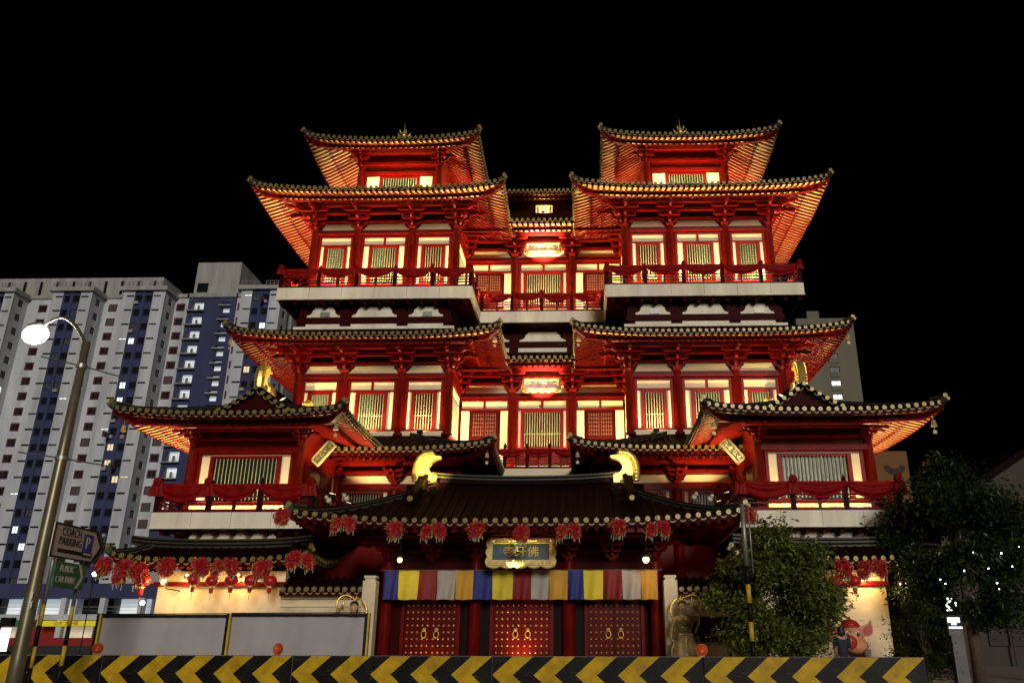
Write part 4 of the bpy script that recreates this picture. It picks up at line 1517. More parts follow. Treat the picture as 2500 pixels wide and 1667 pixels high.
# ------------------------------------------------------------------ row of prayer flags over the doors
FLC = {'blue': (0.012, 0.02, 0.16), 'yellow': (0.58, 0.46, 0.02), 'red': (0.17, 0.004, 0.004), 'white': (0.34, 0.30, 0.27), 'orange': (0.50, 0.26, 0.02)}
FLM = {k: mat('%s flag cloth' % k, v, .7, var=.10, scale=3, bump=.1, bscale=80) for k, v in FLC.items()}
edges = [162, 258, 393, 513, 638, 755, 880, 1018, 1135, 1253, 1378, 1480, 1610, 1733, 1858, 1965]
seq = ['blue', 'yellow', 'red', 'white', 'orange']
cnt = {}
for i in range(15):
    c = seq[i % 5]
    cnt[c] = cnt.get(c, 0) + 1
    x0, x1 = -4.53 + (edges[i] - 165) * .005055, -4.53 + (edges[i + 1] - 165) * .005055
    rows = []
    ph, amp = random.random() * 6, random.uniform(.02, .06)
    for j in range(9):
        v = j / 8
        row = []
        for k in range(13):
            u = k / 12
            y = 27.78 + .01 * (i % 2) - .03 * v + amp * sin(u * 9 + ph + v * 1.5) * (.3 + v) - .02 * v * sin(u * pi)
            row.append((x0 + (x1 - x0) * (.5 + (u - .5) * (1 - .06 * v * random.uniform(.6, 1))), y, 3.55 - .93 * v - .012 * sin(u * 7 + ph)))
        rows.append(row)
    pos = ('left hand', 'middle', 'right hand')[cnt[c] - 1]
    tag(ob('prayer_flag', MB().grid(rows), FLM[c], None, True), 'plain %s cloth flag over the gate doors, the %s of the three %s ones' % (c, pos, c), 'flag', 'prayer flags over the gate')
tag(ob('flag_rope', MB().tube([(-4.7, 27.77, 3.56), (0, 27.77, 3.555), (4.75, 27.77, 3.56)], .010, 5), STEEL), 'thin rope carrying the row of coloured flags', 'rope')


# ------------------------------------------------------------------ figures grown from a skeleton
def skin_figure(name, J, E, m, parent, sub=2, M=None):
    names = list(J)
    me = bpy.data.meshes.new(name)
    me.from_pydata([J[n][0] for n in names], [(names.index(a), names.index(b)) for a, b in E], [])
    me.materials.append(m)
    o = link(name, me, parent, M)
    o.modifiers.new('skin', 'SKIN').use_smooth_shade = True
    sl = me.skin_vertices[0].data
    for i, n in enumerate(names):
        r = J[n][1]
        sl[i].radius = (r, r) if not isinstance(r, tuple) else r
        sl[i].use_root = (i == 0)
    md = o.modifiers.new('smooth', 'SUBSURF')
    md.levels = sub
    md.render_levels = sub
    return o


DKBR = mat('black lacquered hair', (.02, .016, .012), .4)
for s in (-1, 1):
    nm = 'left' if s < 0 else 'right'
    X0, Y0 = s * 5.30, 27.0
    t = thing('guardian_statue', 'bare chested bronze guardian statue with a looping ribbon, %s of the gate' % nm, 'statue', (X0, Y0, .12), 'guardian statues beside the gate')
    ob('plinth', MB().box(X0 - .5, X0 + .5, 26.6, 27.5, .12, .42).lathe([(.45, .42), (.40, .5), (.46, .58), (.38, .62)], 14, (X0, Y0, 0)), GREYST, t)
    P = lambda x, y, z: (X0 + s * x, Y0 + y, z)
    J = {'pelvis': (P(0, 0, 1.42), (.20, .16)), 'belly': (P(.0, -.02, 1.62), (.19, .15)), 'chest': (P(-.02, 0, 1.92), (.22, .15)), 'neck': (P(-.03, -.03, 2.13), .075), 'jaw': (P(-.05, -.08, 2.24), .115),
         'head': (P(-.05, -.06, 2.37), .145), 'crown': (P(-.04, -.03, 2.50), .09),
         'shl': (P(-.29, 0, 1.98), .105), 'ell': (P(-.42, -.03, 1.68), .075), 'wrl': (P(-.46, -.12, 1.42), .05), 'hal': (P(-.36, -.17, 1.32), .05),
         'shr': (P(.26, 0, 1.99), .105), 'elr': (P(.52, -.02, 2.16), .08), 'wrr': (P(.32, -.18, 2.36), .05), 'har': (P(.25, -.22, 2.42), .06),
         'hpl': (P(-.14, 0, 1.32), .15), 'knl': (P(-.22, -.08, .98), .11), 'anl': (P(-.20, 0, .70), .07), 'ftl': (P(-.24, -.14, .64), .055),
         'hpr': (P(.14, 0, 1.32), .15), 'knr': (P(.20, -.05, .98), .11), 'anr': (P(.22, .02, .70), .07), 'ftr': (P(.28, -.12, .64), .055)}
    E_ = [('pelvis', 'belly'), ('belly', 'chest'), ('chest', 'neck'), ('neck', 'jaw'), ('jaw', 'head'), ('head', 'crown'), ('chest', 'shl'), ('shl', 'ell'), ('ell', 'wrl'), ('wrl', 'hal'), ('chest', 'shr'), ('shr', 'elr'), ('elr', 'wrr'), ('wrr', 'har'),
          ('pelvis', 'hpl'), ('hpl', 'knl'), ('knl', 'anl'), ('anl', 'ftl'), ('pelvis', 'hpr'), ('hpr', 'knr'), ('knr', 'anr'), ('anr', 'ftr')]
    skin_figure('body', J, E_, BRONZE, t)
    ob('chest_plate', MB().ball(P(-.13, -.15, 1.95), (.12, .06, .10), 10, 7).ball(P(.09, -.15, 1.95), (.12, .06, .10), 10, 7).ball(P(-.01, -.15, 1.68), (.15, .07, .13), 10, 7), BRONZE, t, True)
    ob('hair', MB().ball(P(-.04, .0, 2.44), (.15, .14, .12), 12, 8).ball(P(-.04, .06, 2.28), (.13, .09, .14), 10, 7), DKBR, t, True)
    # skirt with folds
    n = 30
    rows = []
    for z, r in ((1.58, .22), (1.46, .27), (1.25, .33), (1.05, .37), (.88, .40), (.80, .43)):
        rows.append([P(r * (1 + .09 * sin(k * 2 * pi * 9 / n + z * 3)) * cos(2 * pi * k / n), r * .78 * (1 + .09 * sin(k * 2 * pi * 9 / n + z * 3)) * sin(2 * pi * k / n), z + .03 * cos(2 * pi * k / n * 3)) for k in range(n + 1)])
    ob('skirt', MB().grid(rows), BRONZE, t, True)
    ob('sash', MB().tube([P(.24 * cos(a), .19 * sin(a), 1.53 + .02 * sin(3 * a)) for a in [2 * pi * k / 16 for k in range(17)]], .035, 6).tube([P(.02, -.23, 1.5), P(-.03, -.30, 1.25), P(.05, -.36, 1.0)], [.04, .03, .015], 6), GOLDC, t, True)
    # ribbon halo that loops from the hips over the head
    rb = [(-.30, -.05, 1.55), (-.34, .02, 1.75), (-.30, .10, 1.95), (-.40, .16, 2.15), (-.36, .2, 2.42), (-.18, .22, 2.62), (-.02, .22, 2.60), (.12, .2, 2.68), (.34, .18, 2.74), (.52, .14, 2.62), (.56, .1, 2.40), (.46, .02, 2.15), (.44, -.04, 1.9), (.30, -.1, 1.58)]
    ob('ribbon', MB().tube(smooth_path([P(*q) for q in rb]), .034, 8), GOLD, t, True)
    ob('ribbon_tail', MB().tube([P(.36, -.05, 1.5), P(.46, 0, 1.2), P(.44, .02, .95), P(.56, .02, .75)], [.05, .04, .035, .012], 6).tube([P(-.3, -.05, 1.35), P(-.44, .0, 1.1), P(-.42, .02, .9), P(-.52, .02, .74)], [.04, .04, .035, .012], 6), BRONZE, t, True)
    ob('topknot', MB().ball(P(-.04, 0, 2.58), (.06, .06, .06), 8, 6).tube([P(-.04, 0, 2.58), P(-.10, .02, 2.68), P(-.04, .03, 2.74)], [.03, .02, .006], 6).tube([P(-.04, 0, 2.58), P(.04, .02, 2.68), P(.0, .03, 2.72)], [.03, .02, .006], 6), GOLD, t, True)
    ob('face', MB().ball(P(-.10, -.195, 2.38), (.02, .015, .014), 6, 4).ball(P(.0, -.195, 2.38), (.02, .015, .014), 6, 4).ball(P(-.05, -.215, 2.33), (.02, .03, .035), 6, 4).box(*sorted((P(-.09, 0, 0)[0], P(0, 0, 0)[0])), Y0 - .205, Y0 - .17, 2.255, 2.272).box(*sorted((P(-.10, 0, 0)[0], P(.02, 0, 0)[0])), Y0 - .21, Y0 - .17, 2.41, 2.43), BRONZE, t, True)
    ob('club', MB().tube([P(.25, -.24, 2.26), P(.25, -.22, 2.66)], [.028, .035], 8), GOLD, t, True)

# ------------------------------------------------------------------ pig shaped new-year lantern
PIG = mat('salmon lantern silk', (0.62, 0.26, 0.12), .55, var=.15, scale=3)
PIGR = mat('red lantern silk dark', (0.40, 0.02, 0.012), .5, var=.15)
EYEW = mat('white enamel', (.75, .7, .62), .4)
px, py, pz = 9.62, 24.2, 1.48
t = thing('pig_lantern', 'big salmon pig head lantern with red hat in front of the cream wall', 'pig lantern', (px, py, .12))
ob('head', MB().ball((px, py, pz + .02), (.33, .34, .34), 18, 12).ball((px + .06, py - .05, pz - .22), (.36, .32, .24), 16, 10), PIG, t, True)
ob('snout', MB().lathe([(.17, 0), (.18, .10), (.15, .14)], 16, (px - .13, py - .26, pz - .14), rot=Matrix.Rotation(radians(90), 3, 'X')).ball((px - .18, py - .41, pz - .13), (.03, .02, .04), 8, 6).ball((px - .08, py - .41, pz - .13), (.03, .02, .04), 8, 6), PIGR, t, True)
for sg in (-1, 1):
    e = MB()
    bx, bz = px + sg * .28, pz + .10
    out = [(0, .10), (.10, .20), (.26, .27), (.32, .34), (.36, .16), (.34, .0), (.24, -.10), (.08, -.10)]
    e.prism([(bx + sg * a, bz + c) for a, c in out], lambda a, c, q: (a, py - .02 + .07 * q, c))
    eo = ob('ear', e, PIG, t)
    ob('ear_lining', MB().prism([(bx + sg * (.05 + a * .75), bz + .02 + c * .75) for a, c in out], lambda a, c, q: (a, py - .03 - .015 * q, c)), PIGR, eo)
for ex in (-.19, .10):
    eo = ob('eye', MB().ball((px + ex, py - .30, pz + .08), (.065, .04, .085), 12, 8), EYEW, t, True)
    ob('pupil', MB().ball((px + ex + .005, py - .335, pz + .07), (.042, .02, .058), 10, 7), mat('pupil%d' % int(ex * 100), (.10, .01, .008), .3), eo, True)
h = MB().lathe([(.26, 0), (.25, .06), (.19, .14), (.08, .19), (.0, .2)], 16, (px, py, pz + .28)).lathe([(.29, -.02), (.29, .02), (.25, .04)], 16, (px, py, pz + .28)).ball((px, py, pz + .5), .035, 8, 6)
ob('hat', h, PIGR, t, True)
ob('stand', MB().box(px - .3, px + .35, py - .2, py + .3, .12, 1.05).box(px - .02, px + .02, py, py + .04, 1.0, 1.3), REDD, t)

# ------------------------------------------------------------------ person beside the pig lantern
DKC = mat('navy clothing', (0.012, 0.012, 0.03), .8, var=.3, scale=12)
SKN = mat('skin', (0.35, 0.18, 0.11), .55, var=.1)
HAIR = mat('black hair', (0.01, 0.008, 0.008), .5)
X0, Y0 = 9.08, 23.3
t = thing('person', 'person in dark clothes standing beside the pig lantern, seen from behind', 'person', (X0, Y0, .12))
P = lambda x, y, z: (X0 + x, Y0 + y, .12 + z)
J = {'pelvis': (P(0, 0, .90), (.14, .11)), 'waist': (P(0, 0, 1.04), (.12, .095)), 'chest': (P(0, 0, 1.25), (.15, .11)), 'neck': (P(0, -.005, 1.41), .05), 'skull': (P(0, .015, 1.50), .075), 'crown': (P(0, .01, 1.57), .07),
     'shl': (P(-.17, 0, 1.34), .065), 'ell': (P(-.20, .02, 1.07), .045), 'wrl': (P(-.16, .12, .90), .032), 'hal': (P(-.13, .16, .84), .034),
     'shr': (P(.17, 0, 1.34), .065), 'elr': (P(.20, .03, 1.07), .045), 'wrr': (P(.12, .18, 1.02), .032), 'har': (P(.06, .22, 1.05), .034),
     'hpl': (P(-.09, 0, .84), .10), 'knl': (P(-.10, .02, .47), .065), 'anl': (P(-.10, -.02, .09), .045), 'ftl': (P(-.10, .12, .04), .04),
     'hpr': (P(.09, 0, .84), .10), 'knr': (P(.10, .02, .47), .065), 'anr': (P(.10, -.02, .09), .045), 'ftr': (P(.11, .12, .04), .04)}
E_ = [('pelvis', 'waist'), ('waist', 'chest'), ('chest', 'neck'), ('neck', 'skull'), ('skull', 'crown'), ('chest', 'shl'), ('shl', 'ell'), ('ell', 'wrl'), ('wrl', 'hal'), ('chest', 'shr'), ('shr', 'elr'), ('elr', 'wrr'), ('wrr', 'har'),
      ('pelvis', 'hpl'), ('hpl', 'knl'), ('knl', 'anl'), ('anl', 'ftl'), ('pelvis', 'hpr'), ('hpr', 'knr'), ('knr', 'anr'), ('anr', 'ftr')]
skin_figure('body', J, E_, SKN, t)
J2 = {k: (J[k][0], tuple(1.12 * q for q in J[k][1]) if isinstance(J[k][1], tuple) else J[k][1] * 1.16) for k in ('pelvis', 'waist', 'chest', 'shl', 'ell', 'shr', 'elr')}
J2['coat_hem'] = (P(0, 0, .74), (.19, .14))
skin_figure('coat', J2, [('pelvis', 'waist'), ('waist', 'chest'), ('chest', 'shl'), ('shl', 'ell'), ('chest', 'shr'), ('shr', 'elr'), ('pelvis', 'coat_hem')], DKC, t)
J3 = {k: (J[k][0], J[k][1] * 1.1) for k in ('hpl', 'knl', 'anl')}
skin_figure('trouser_leg', J3, [('hpl', 'knl'), ('knl', 'anl')], DKC, t)
J3 = {k: (J[k][0], J[k][1] * 1.1) for k in ('hpr', 'knr', 'anr')}
skin_figure('trouser_leg', J3, [('hpr', 'knr'), ('knr', 'anr')], DKC, t)
ob('hair', MB().ball(P(0, .0, 1.56), (.092, .10, .10), 12, 8).ball(P(0, -.035, 1.49), (.088, .075, .13), 10, 7), HAIR, t, True)
fc = MB().ball(P(0, .105, 1.50), (.014, .02, .018), 6, 4).ball(P(-.03, .095, 1.52), (.012, .008, .008), 6, 4).ball(P(.03, .095, 1.52), (.012, .008, .008), 6, 4).ball(P(0, .095, 1.46), (.022, .008, .007), 6, 4)
ob('face', fc, SKN, t, True)

# ------------------------------------------------------------------ potted twig plant
t = thing('potted_plant', 'small bare twig plant in a dark pot right of the pig lantern', 'plant', (9.95, 24, .12))
ob('pot', MB().lathe([(.08, .9), (.11, 1.12), (.12, 1.14), (.12, 1.16), (.10, 1.16)], 12, (9.95, 24, 0)).box(9.8, 10.1, 23.85, 24.15, .12, .9), GREYST, t)
tw = MB()
for dx, dz in ((-.12, .30), (-.02, .34), (.10, .30), (.15, .20)):
    tw.tube([(9.95, 24, 1.14), (9.95 + dx * .4, 24, 1.14 + dz * .5), (9.95 + dx, 24.02, 1.14 + dz)], [.014, .010, .004], 5)
ob('twig', tw, mat('brown twig', (.10, .05, .02), .8), t)
# ------------------------------------------------------------------ chevron barrier along the road
def chevron_mat():
    m = bpy.data.materials.new('chevron paint')
    m.use_nodes = True
    t = m.node_tree
    b = t.nodes['Principled BSDF']
    b.inputs['Roughness'].default_value = .5
    b.inputs['Specular IOR Level'].default_value = .15
    tc = t.nodes.new('ShaderNodeTexCoord')
    sx = t.nodes.new('ShaderNodeSeparateXYZ')
    t.links.new(tc.outputs['Object'], sx.inputs[0])

    def M(op, a, b_=None):
        n = t.nodes.new('ShaderNodeMath')
        n.operation = op
        for i, v in enumerate((a, b_)):
            if v is None:
                continue
            if isinstance(v, (int, float)):
                n.inputs[i].default_value = v
            else:
                t.links.new(v, n.inputs[i])
        return n.outputs[0]
    nz = t.nodes.new('ShaderNodeTexNoise')
    nz.inputs['Scale'].default_value = 9
    t.links.new(tc.outputs['Object'], nz.inputs['Vector'])
    wob = M('MULTIPLY', M('SUBTRACT', nz.outputs['Fac'], .5), .012)
    a = M('ABSOLUTE', M('SUBTRACT', sx.outputs['Z'], .82))
    v = M('DIVIDE', M('ADD', M('SUBTRACT', sx.outputs['X'], M('MULTIPLY', a, 1.18)), wob), .82)
    fr = M('FRACT', M('ADD', v, 10.0))
    yel = M('LESS_THAN', fr, .5)
    n2 = t.nodes.new('ShaderNodeTexNoise')
    n2.inputs['Scale'].default_value = 2.2
    n2.inputs['Detail'].default_value = 8
    n2.inputs['Roughness'].default_value = .75
    t.links.new(tc.outputs['Object'], n2.inputs['Vector'])
    cy_ = t.nodes.new('ShaderNodeValToRGB')
    cy_.color_ramp.elements[0].position = .32
    cy_.color_ramp.elements[0].color = (.30, .18, .010, 1)
    cy_.color_ramp.elements[1].position = .62
    cy_.color_ramp.elements[1].color = (.62, .38, .015, 1)
    ck = t.nodes.new('ShaderNodeValToRGB')
    ck.color_ramp.elements[0].position = .45
    ck.color_ramp.elements[0].color = (.006, .006, .006, 1)
    ck.color_ramp.elements[1].position = .8
    ck.color_ramp.elements[1].color = (.022, .02, .016, 1)
    t.links.new(n2.outputs['Fac'], cy_.inputs[0])
    t.links.new(n2.outputs['Fac'], ck.inputs[0])
    mx = t.nodes.new('ShaderNodeMix')
    mx.data_type = 'RGBA'
    t.links.new(yel, mx.inputs[0])
    t.links.new(ck.outputs[0], mx.inputs[6])
    t.links.new(cy_.outputs[0], mx.inputs[7])
    # thin pale scratches
    sc = t.nodes.new('ShaderNodeTexNoise')
    sc.inputs['Scale'].default_value = 3
    sc.inputs['Detail'].default_value = 3
    mp = t.nodes.new('ShaderNodeMapping')
    mp.inputs['Scale'].default_value = (.8, 1, 22)
    mp.inputs['Rotation'].default_value = (0, .12, 0)
    t.links.new(tc.outputs['Object'], mp.inputs[0])
    t.links.new(mp.outputs[0], sc.inputs['Vector'])
    scr = M('MULTIPLY', M('GREATER_THAN', sc.outputs['Fac'], .70), .35)
    mx2 = t.nodes.new('ShaderNodeMix')
    mx2.data_type = 'RGBA'
    t.links.new(scr, mx2.inputs[0])
    t.links.new(mx.outputs[2], mx2.inputs[6])
    mx2.inputs[7].default_value = (.4, .38, .3, 1)
    t.links.new(mx2.outputs[2], b.inputs['Base Color'])
    return m


CHEV = chevron_mat()
CONC = mat('grey concrete', (.22, .21, .2), .85, var=.25, scale=4, bump=.3)
AMB = mat('amber reflector', (.62, .07, .015), .3, var=.2, scale=9)
AMBR = mat('amber lamp rim', (.55, .16, .02), .4)
SEG = 4.1
BA = math.atan2(16.25 - 17.95, 20.5)
b0 = Vector((-16.0, 18.45, 0))
bd_ = Vector((cos(BA), sin(BA), 0))
names = ['at the far left', 'behind the two parking signs', 'under the two white banners', 'in front of the gate doors', 'in front of the right guardian statue and bushy tree', 'at its right end, before the pig lantern']
for i in range(6):
    o_ = b0 + bd_ * (i * SEG)
    M = Matrix.Translation(o_) @ RZ(BA)
    t = tag(link('road_barrier', None, None, M), 'yellow and black chevron barrier segment ' + names[i], 'barrier', 'chevron barriers along the road')
    prof = [(-.30, 0), (-.30, .12), (-.16, .34), (-.12, .38), (-.12, 1.13), (-.10, 1.16), (.10, 1.16), (.12, 1.13), (.12, .38), (.16, .34), (.30, .12), (.30, 0)]
    ob('body', MB().prism(prof, lambda a, c, q: (.012 + (SEG - .024) * q, a, c)), CONC, t, M=M)
    ob('chevron_panel', MB().box(.012, SEG - .012, -.142, -.123, .40, 1.155), CHEV, t, M=M)
    fix = MB()
    for x in (.35, 1.9, 3.6):
        fix.box(x, x + .09, -.16, -.143, .46, .52).ball((x + .045, -.165, .49), .018, 6, 4)
    ob('bolt_plate', fix, STEEL, t, M=M)
for x, y, z, sx, lb in ((-8.25, 18.1, 1.28, .9, 'left of the banner fence'), (-4.18, 17.6, 1.28, .5, 'in front of the right hand banner'), (4.42, 16.75, 1.28, 1.0, 'in front of the right guardian statue')):
    t = thing('warning_lamp', 'round amber warning lamp on the barrier ' + lb, 'warning lamp', (x, y, 1.15), 'amber lamps on the barrier')
    R = Matrix.Rotation(radians(90), 3, 'X')
    Mx = T(x, y, z) @ RZ(math.acos(sx) if sx < 1 else 0)
    ob('lens', MB().lathe([(.10, 0), (.10, .02), (.07, .045), (.0, .055)], 18, rot=R), AMB, t, True, M=Mx)
    ob('rim', MB().lathe([(.115, -.03), (.115, .012), (.10, .02), (.10, -.03)], 18, rot=R), AMBR, t, M=Mx)
    ob('battery_box', MB().box(-.05, .05, -.02, .05, -.16, -.10), AMBR, t, M=Mx)

# ------------------------------------------------------------------ white banner fence
BAN = mat('white banner cloth', (.36, .33, .33), .75, var=.08, scale=1.2, bump=.12, bscale=30)
YEL = mat('yellow post paint', (.52, .33, .02), .5, var=.2)
BLK = mat('black paint', (.008, .008, .008), .5, spec=.15)
xs = [-9.42, -6.30, -2.99]
for i in range(2):
    x0, x1 = xs[i], xs[i + 1]
    t = thing('cloth_banner', 'white cloth banner panel on a black frame, %s of the two before the left wall' % ('left' if i == 0 else 'right'), 'banner', ((x0 + x1) / 2, 20, .12), 'white banner fence')
    rows = []
    for j in range(13):
        v = j / 12
        rows.append([(x0 + .07 + (x1 - x0 - .14) * k / 30, 20 + .025 * sin(k * .55 + i) * sin(pi * v) + .012 * sin(k * 1.7 + v * 4) + (.05 * max(0, 1 - abs(k - 28 + 8 * v) / 2.0) if i else 0), 1.93 + .02 * (i * 30 + k) / 30 - 1.75 * v) for k in range(31)])
    ob('cloth', MB().grid(rows), BAN, t, True)
    zt = 1.95 + .02 * i
    ob('frame', MB().box(x0 + .05, x1 - .05, 19.97, 20.03, zt - .02, zt + .05).box(x0 + .05, x1 - .05, 19.98, 20.02, .25, .31).tube([(x0 + .05, 19.96, zt + .06), (x1 - .05, 19.96, zt + .07)], .012, 6), BLK, t)
for i, x in enumerate(xs):
    t = thing('banner_post', 'black and yellow post at the %s of the white banners' % ('left end', 'meeting', 'right end')[i], 'post', (x, 20, .12), 'white banner fence posts')
    ob('black_half', MB().box(x - .055, x + .015, 19.94, 20.06, .12, 2.03), BLK, t)
    ob('yellow_half', MB().box(x + .017, x + .06, 19.93, 20.05, .12, 2.03), YEL, t)
    ob('foot', MB().box(x - .3, x + .3, 19.7, 20.4, .12, .2), CONC, t)

# ------------------------------------------------------------------ lamp post with its lit head
LP = mat('bronze green lamp post', (.20, .17, .10), .38, metal=.55, var=.25, scale=2)
t = thing('street_lamp', 'tall steel street lamp with a dazzling white head at the left edge', 'street lamp', (-7.83, 15, 0))
x, y = -7.85, 15.0
ob('pole', MB().tube([(x, y, 0), (x, y, 1.2), (x, y, 4.5), (x, y, 7.1)], [.135, .125, .10, .075], 16), LP, t, True)
ob('arm', MB().tube(smooth_path([(x, y, 7.0), (-8.02, 15.15, 7.2), (-8.45, 15.45, 7.62), (-9.1, 15.95, 8.02), (-9.7, 16.4, 8.12), (-10.0, 16.65, 8.1)]), .034, 10), LP, t, True)
ob('collar', MB().lathe([(.10, 0), (.10, .08)], 14, (x, y, 6.55)).lathe([(.115, 0), (.115, .07)], 14, (x, y, 4.70)), STEEL, t)
ob('banner_rod', MB().tube([(-8.25, 14.35, 6.58), (x, y, 6.6), (-7.45, 15.9, 6.62)], .014, 6).tube([(-8.25, 14.35, 4.72), (x, y, 4.74), (-7.45, 15.9, 4.76)], .014, 6), STEEL, t)
text('lettering', '1', LINE, t, T(-7.76, y - .134, 2.22) @ RX(radians(90)), .17, .003)
text('lettering', '4', LINE, t, T(-7.76, y - .134, 2.06) @ RX(radians(90)), .17, .003)
hd = MB()
for q in range(9):
    pass
HEADM = T(-10.42, 17.0, 8.06) @ RZ(radians(140))
ob('lamp_head', MB().ball((0, 0, .12), (.46, .22, .10), 14, 8), STEEL, t, True, M=HEADM)
GLOW = mat('white street lamp lens', (.9, .9, .9), .4, emit=(1.0, .97, .90), estr=40.0)
ob('lamp_lens', MB().ball((0, 0, -.03), (.44, .24, .20), 20, 12), GLOW, t, True, M=HEADM)
l = bpy.data.lights.new('lamp', 'AREA')
l.shape = 'DISK'
l.size = .35
l.energy = 420
l.color = (1, .95, .85)
link('lamp', l, t, T(-10.42, 17.0, 7.90))

# ------------------------------------------------------------------ direction signs on striped posts
WSG = mat('white sign face', (.72, .62, .52), .5, var=.15, scale=2)
GSG = mat('green sign face', (.008, .14, .055), .45, var=.15, scale=2)
BSG = mat('blue sign square', (.015, .04, .40), .45)
SGW = mat('white sign paint', (.75, .72, .62), .5)
A = Vector((-7.69, 15.0, 0))
e = Vector((-.075, 1, 0)).normalized()
n_ = Vector((e.y, -e.x, 0))
FM = Matrix(((e.x, 0, n_.x, A.x), (e.y, 0, n_.y, A.y), (0, 1, 0, 0), (0, 0, 0, 1)))   # local x along the sign, y up, z out of its face
t = thing('coach_parking_sign', 'white arrow sign reading COACH PARKING on two striped posts', 'sign', (A.x, A.y, 2.9))
outl = [(0, 2.93), (0, 3.53), (1.66, 3.53), (1.96, 3.24), (1.66, 2.93)]
ob('panel', MB().prism(outl, lambda a, c, q: (a, c, -.03 + .03 * q)), WSG, t, M=FM)
bo = MB()
for (a0, c0), (a1, c1) in zip(outl, outl[1:] + outl[:1]):
    bo.beam((a0, c0, .004), (a1, c1, .004), .03, .012, up=(0, 0, 1))
ob('border', bo, BLK, t, M=FM)
ob('arrow_band', MB().prism([(1.50, 2.955), (1.62, 2.955), (1.90, 3.24), (1.62, 3.505), (1.50, 3.505), (1.76, 3.24)], lambda a, c, q: (a, c, .002 + .004 * q)), BLK, t, M=FM)
text('lettering', 'COACH', BLK, t, FM @ T(.62, 3.40, .003), .21, .002, .95)
text('lettering', 'PARKING', BLK, t, FM @ T(.62, 3.225, .003), .21, .002, .95)
ob('parking_square', MB().box(1.08, 1.44, 3.09, 3.44, .002, .006), BSG, t, M=FM)
text('lettering', 'P', SGW, t, FM @ T(1.25, 3.265, .008), .32, .002)
ob('coach_symbol', MB().box(.22, 1.10, 3.02, 3.09, .002, .006).box(1.12, 1.48, 3.0, 3.09, .002, .006), BLK, t, M=FM)
cw = MB()
for k in range(4):
    cw.box(1.16 + k * .078, 1.215 + k * .078, 3.045, 3.078, .006, .009)
ob('coach_window', cw, SGW, t, M=FM)
t = thing('car_park_sign', 'green arrow sign reading PUBLIC CAR PARK below the coach parking sign', 'sign', (A.x, A.y, 2.4))
ob('panel', MB().prism([(.30, 2.40), (.27, 2.86), (1.36, 2.86), (1.40, 2.82), (1.40, 2.42), (1.36, 2.38)], lambda a, c, q: (a, c, -.03 + .03 * q)), GSG, t, M=FM)
ob('arrow_band', MB().prism([(1.08, 2.40), (1.16, 2.40), (1.33, 2.62), (1.16, 2.85), (1.08, 2.85), (1.25, 2.62)], lambda a, c, q: (a, c, .002 + .004 * q)), SGW, t, M=FM)
text('lettering', 'PUBLIC', SGW, t, FM @ T(.70, 2.735, .003), .17, .002, .95)
text('lettering', 'CAR PARK', SGW, t, FM @ T(.70, 2.535, .003), .17, .002, .88)
for k, (u, lb) in enumerate(((.28, 'nearer'), (1.30, 'farther'))):
    p = A + e * u - n_ * .07
    t = thing('sign_post', '%s of the two posts with black and yellow bands under the parking signs' % lb, 'post', (p.x, p.y, 0), 'striped sign posts')
    ob('upper_shaft', MB().tube([(p.x, p.y, 2.08), (p.x, p.y, 3.56)], .038, 12), STEEL, t, True)
    for q in range(6):
        z0 = 2.08 - q * .36
        ob('band', MB().tube([(p.x, p.y, max(0, z0 - .36)), (p.x, p.y, z0)], .039, 12), YEL if q % 2 == 0 else BLK, t, True)
# ------------------------------------------------------------------ striped pole before the bushy tree
t = thing('striped_pole', 'grey steel pole with black and yellow bands before the bushy tree', 'pole', (5.86, 19, .0))
ob('upper_shaft', MB().tube([(5.84, 19, 3.02), (5.84, 19, 4.42)], .055, 12).tube([(5.98, 19.02, 2.85), (5.98, 19.02, 4.40)], .018, 8), STEEL, t, True)
for q in range(8):
    z0 = 3.02 - q * .40
    ob('band', MB().tube([(5.84, 19, max(0, z0 - .40)), (5.84, 19, z0)], .057, 12), BLK if q % 2 == 0 else YEL, t, True)


# ------------------------------------------------------------------ trees
def leaf_mat(name, c0, c1):
    m = bpy.data.materials.new(name)
    m.use_nodes = True
    t = m.node_tree
    b = t.nodes['Principled BSDF']
    b.inputs['Roughness'].default_value = .42
    g = t.nodes.new('ShaderNodeNewGeometry')
    r = t.nodes.new('ShaderNodeValToRGB')
    r.color_ramp.elements[0].color = (*c0, 1)
    r.color_ramp.elements[1].color = (*c1, 1)
    t.links.new(g.outputs['Random Per Island'], r.inputs[0])
    t.links.new(r.outputs[0], b.inputs['Base Color'])
    tr = t.nodes.new('ShaderNodeBsdfTranslucent')
    t.links.new(r.outputs[0], tr.inputs[0])
    mx = t.nodes.new('ShaderNodeMixShader')
    mx.inputs[0].default_value = .25
    t.links.new(b.outputs[0], mx.inputs[1])
    t.links.new(tr.outputs[0], mx.inputs[2])
    t.links.new(mx.outputs[0], t.nodes['Material Output'].inputs[0])
    return m


LEAF1 = leaf_mat('clipped tree leaf', (.016, .032, .005), (.24, .27, .04))
LEAF2 = leaf_mat('dark tree leaf', (.004, .011, .003), (.045, .075, .012))
BARK = mat('tree bark', (.09, .065, .045), .9, var=.35, scale=9, bump=.6, bscale=30)


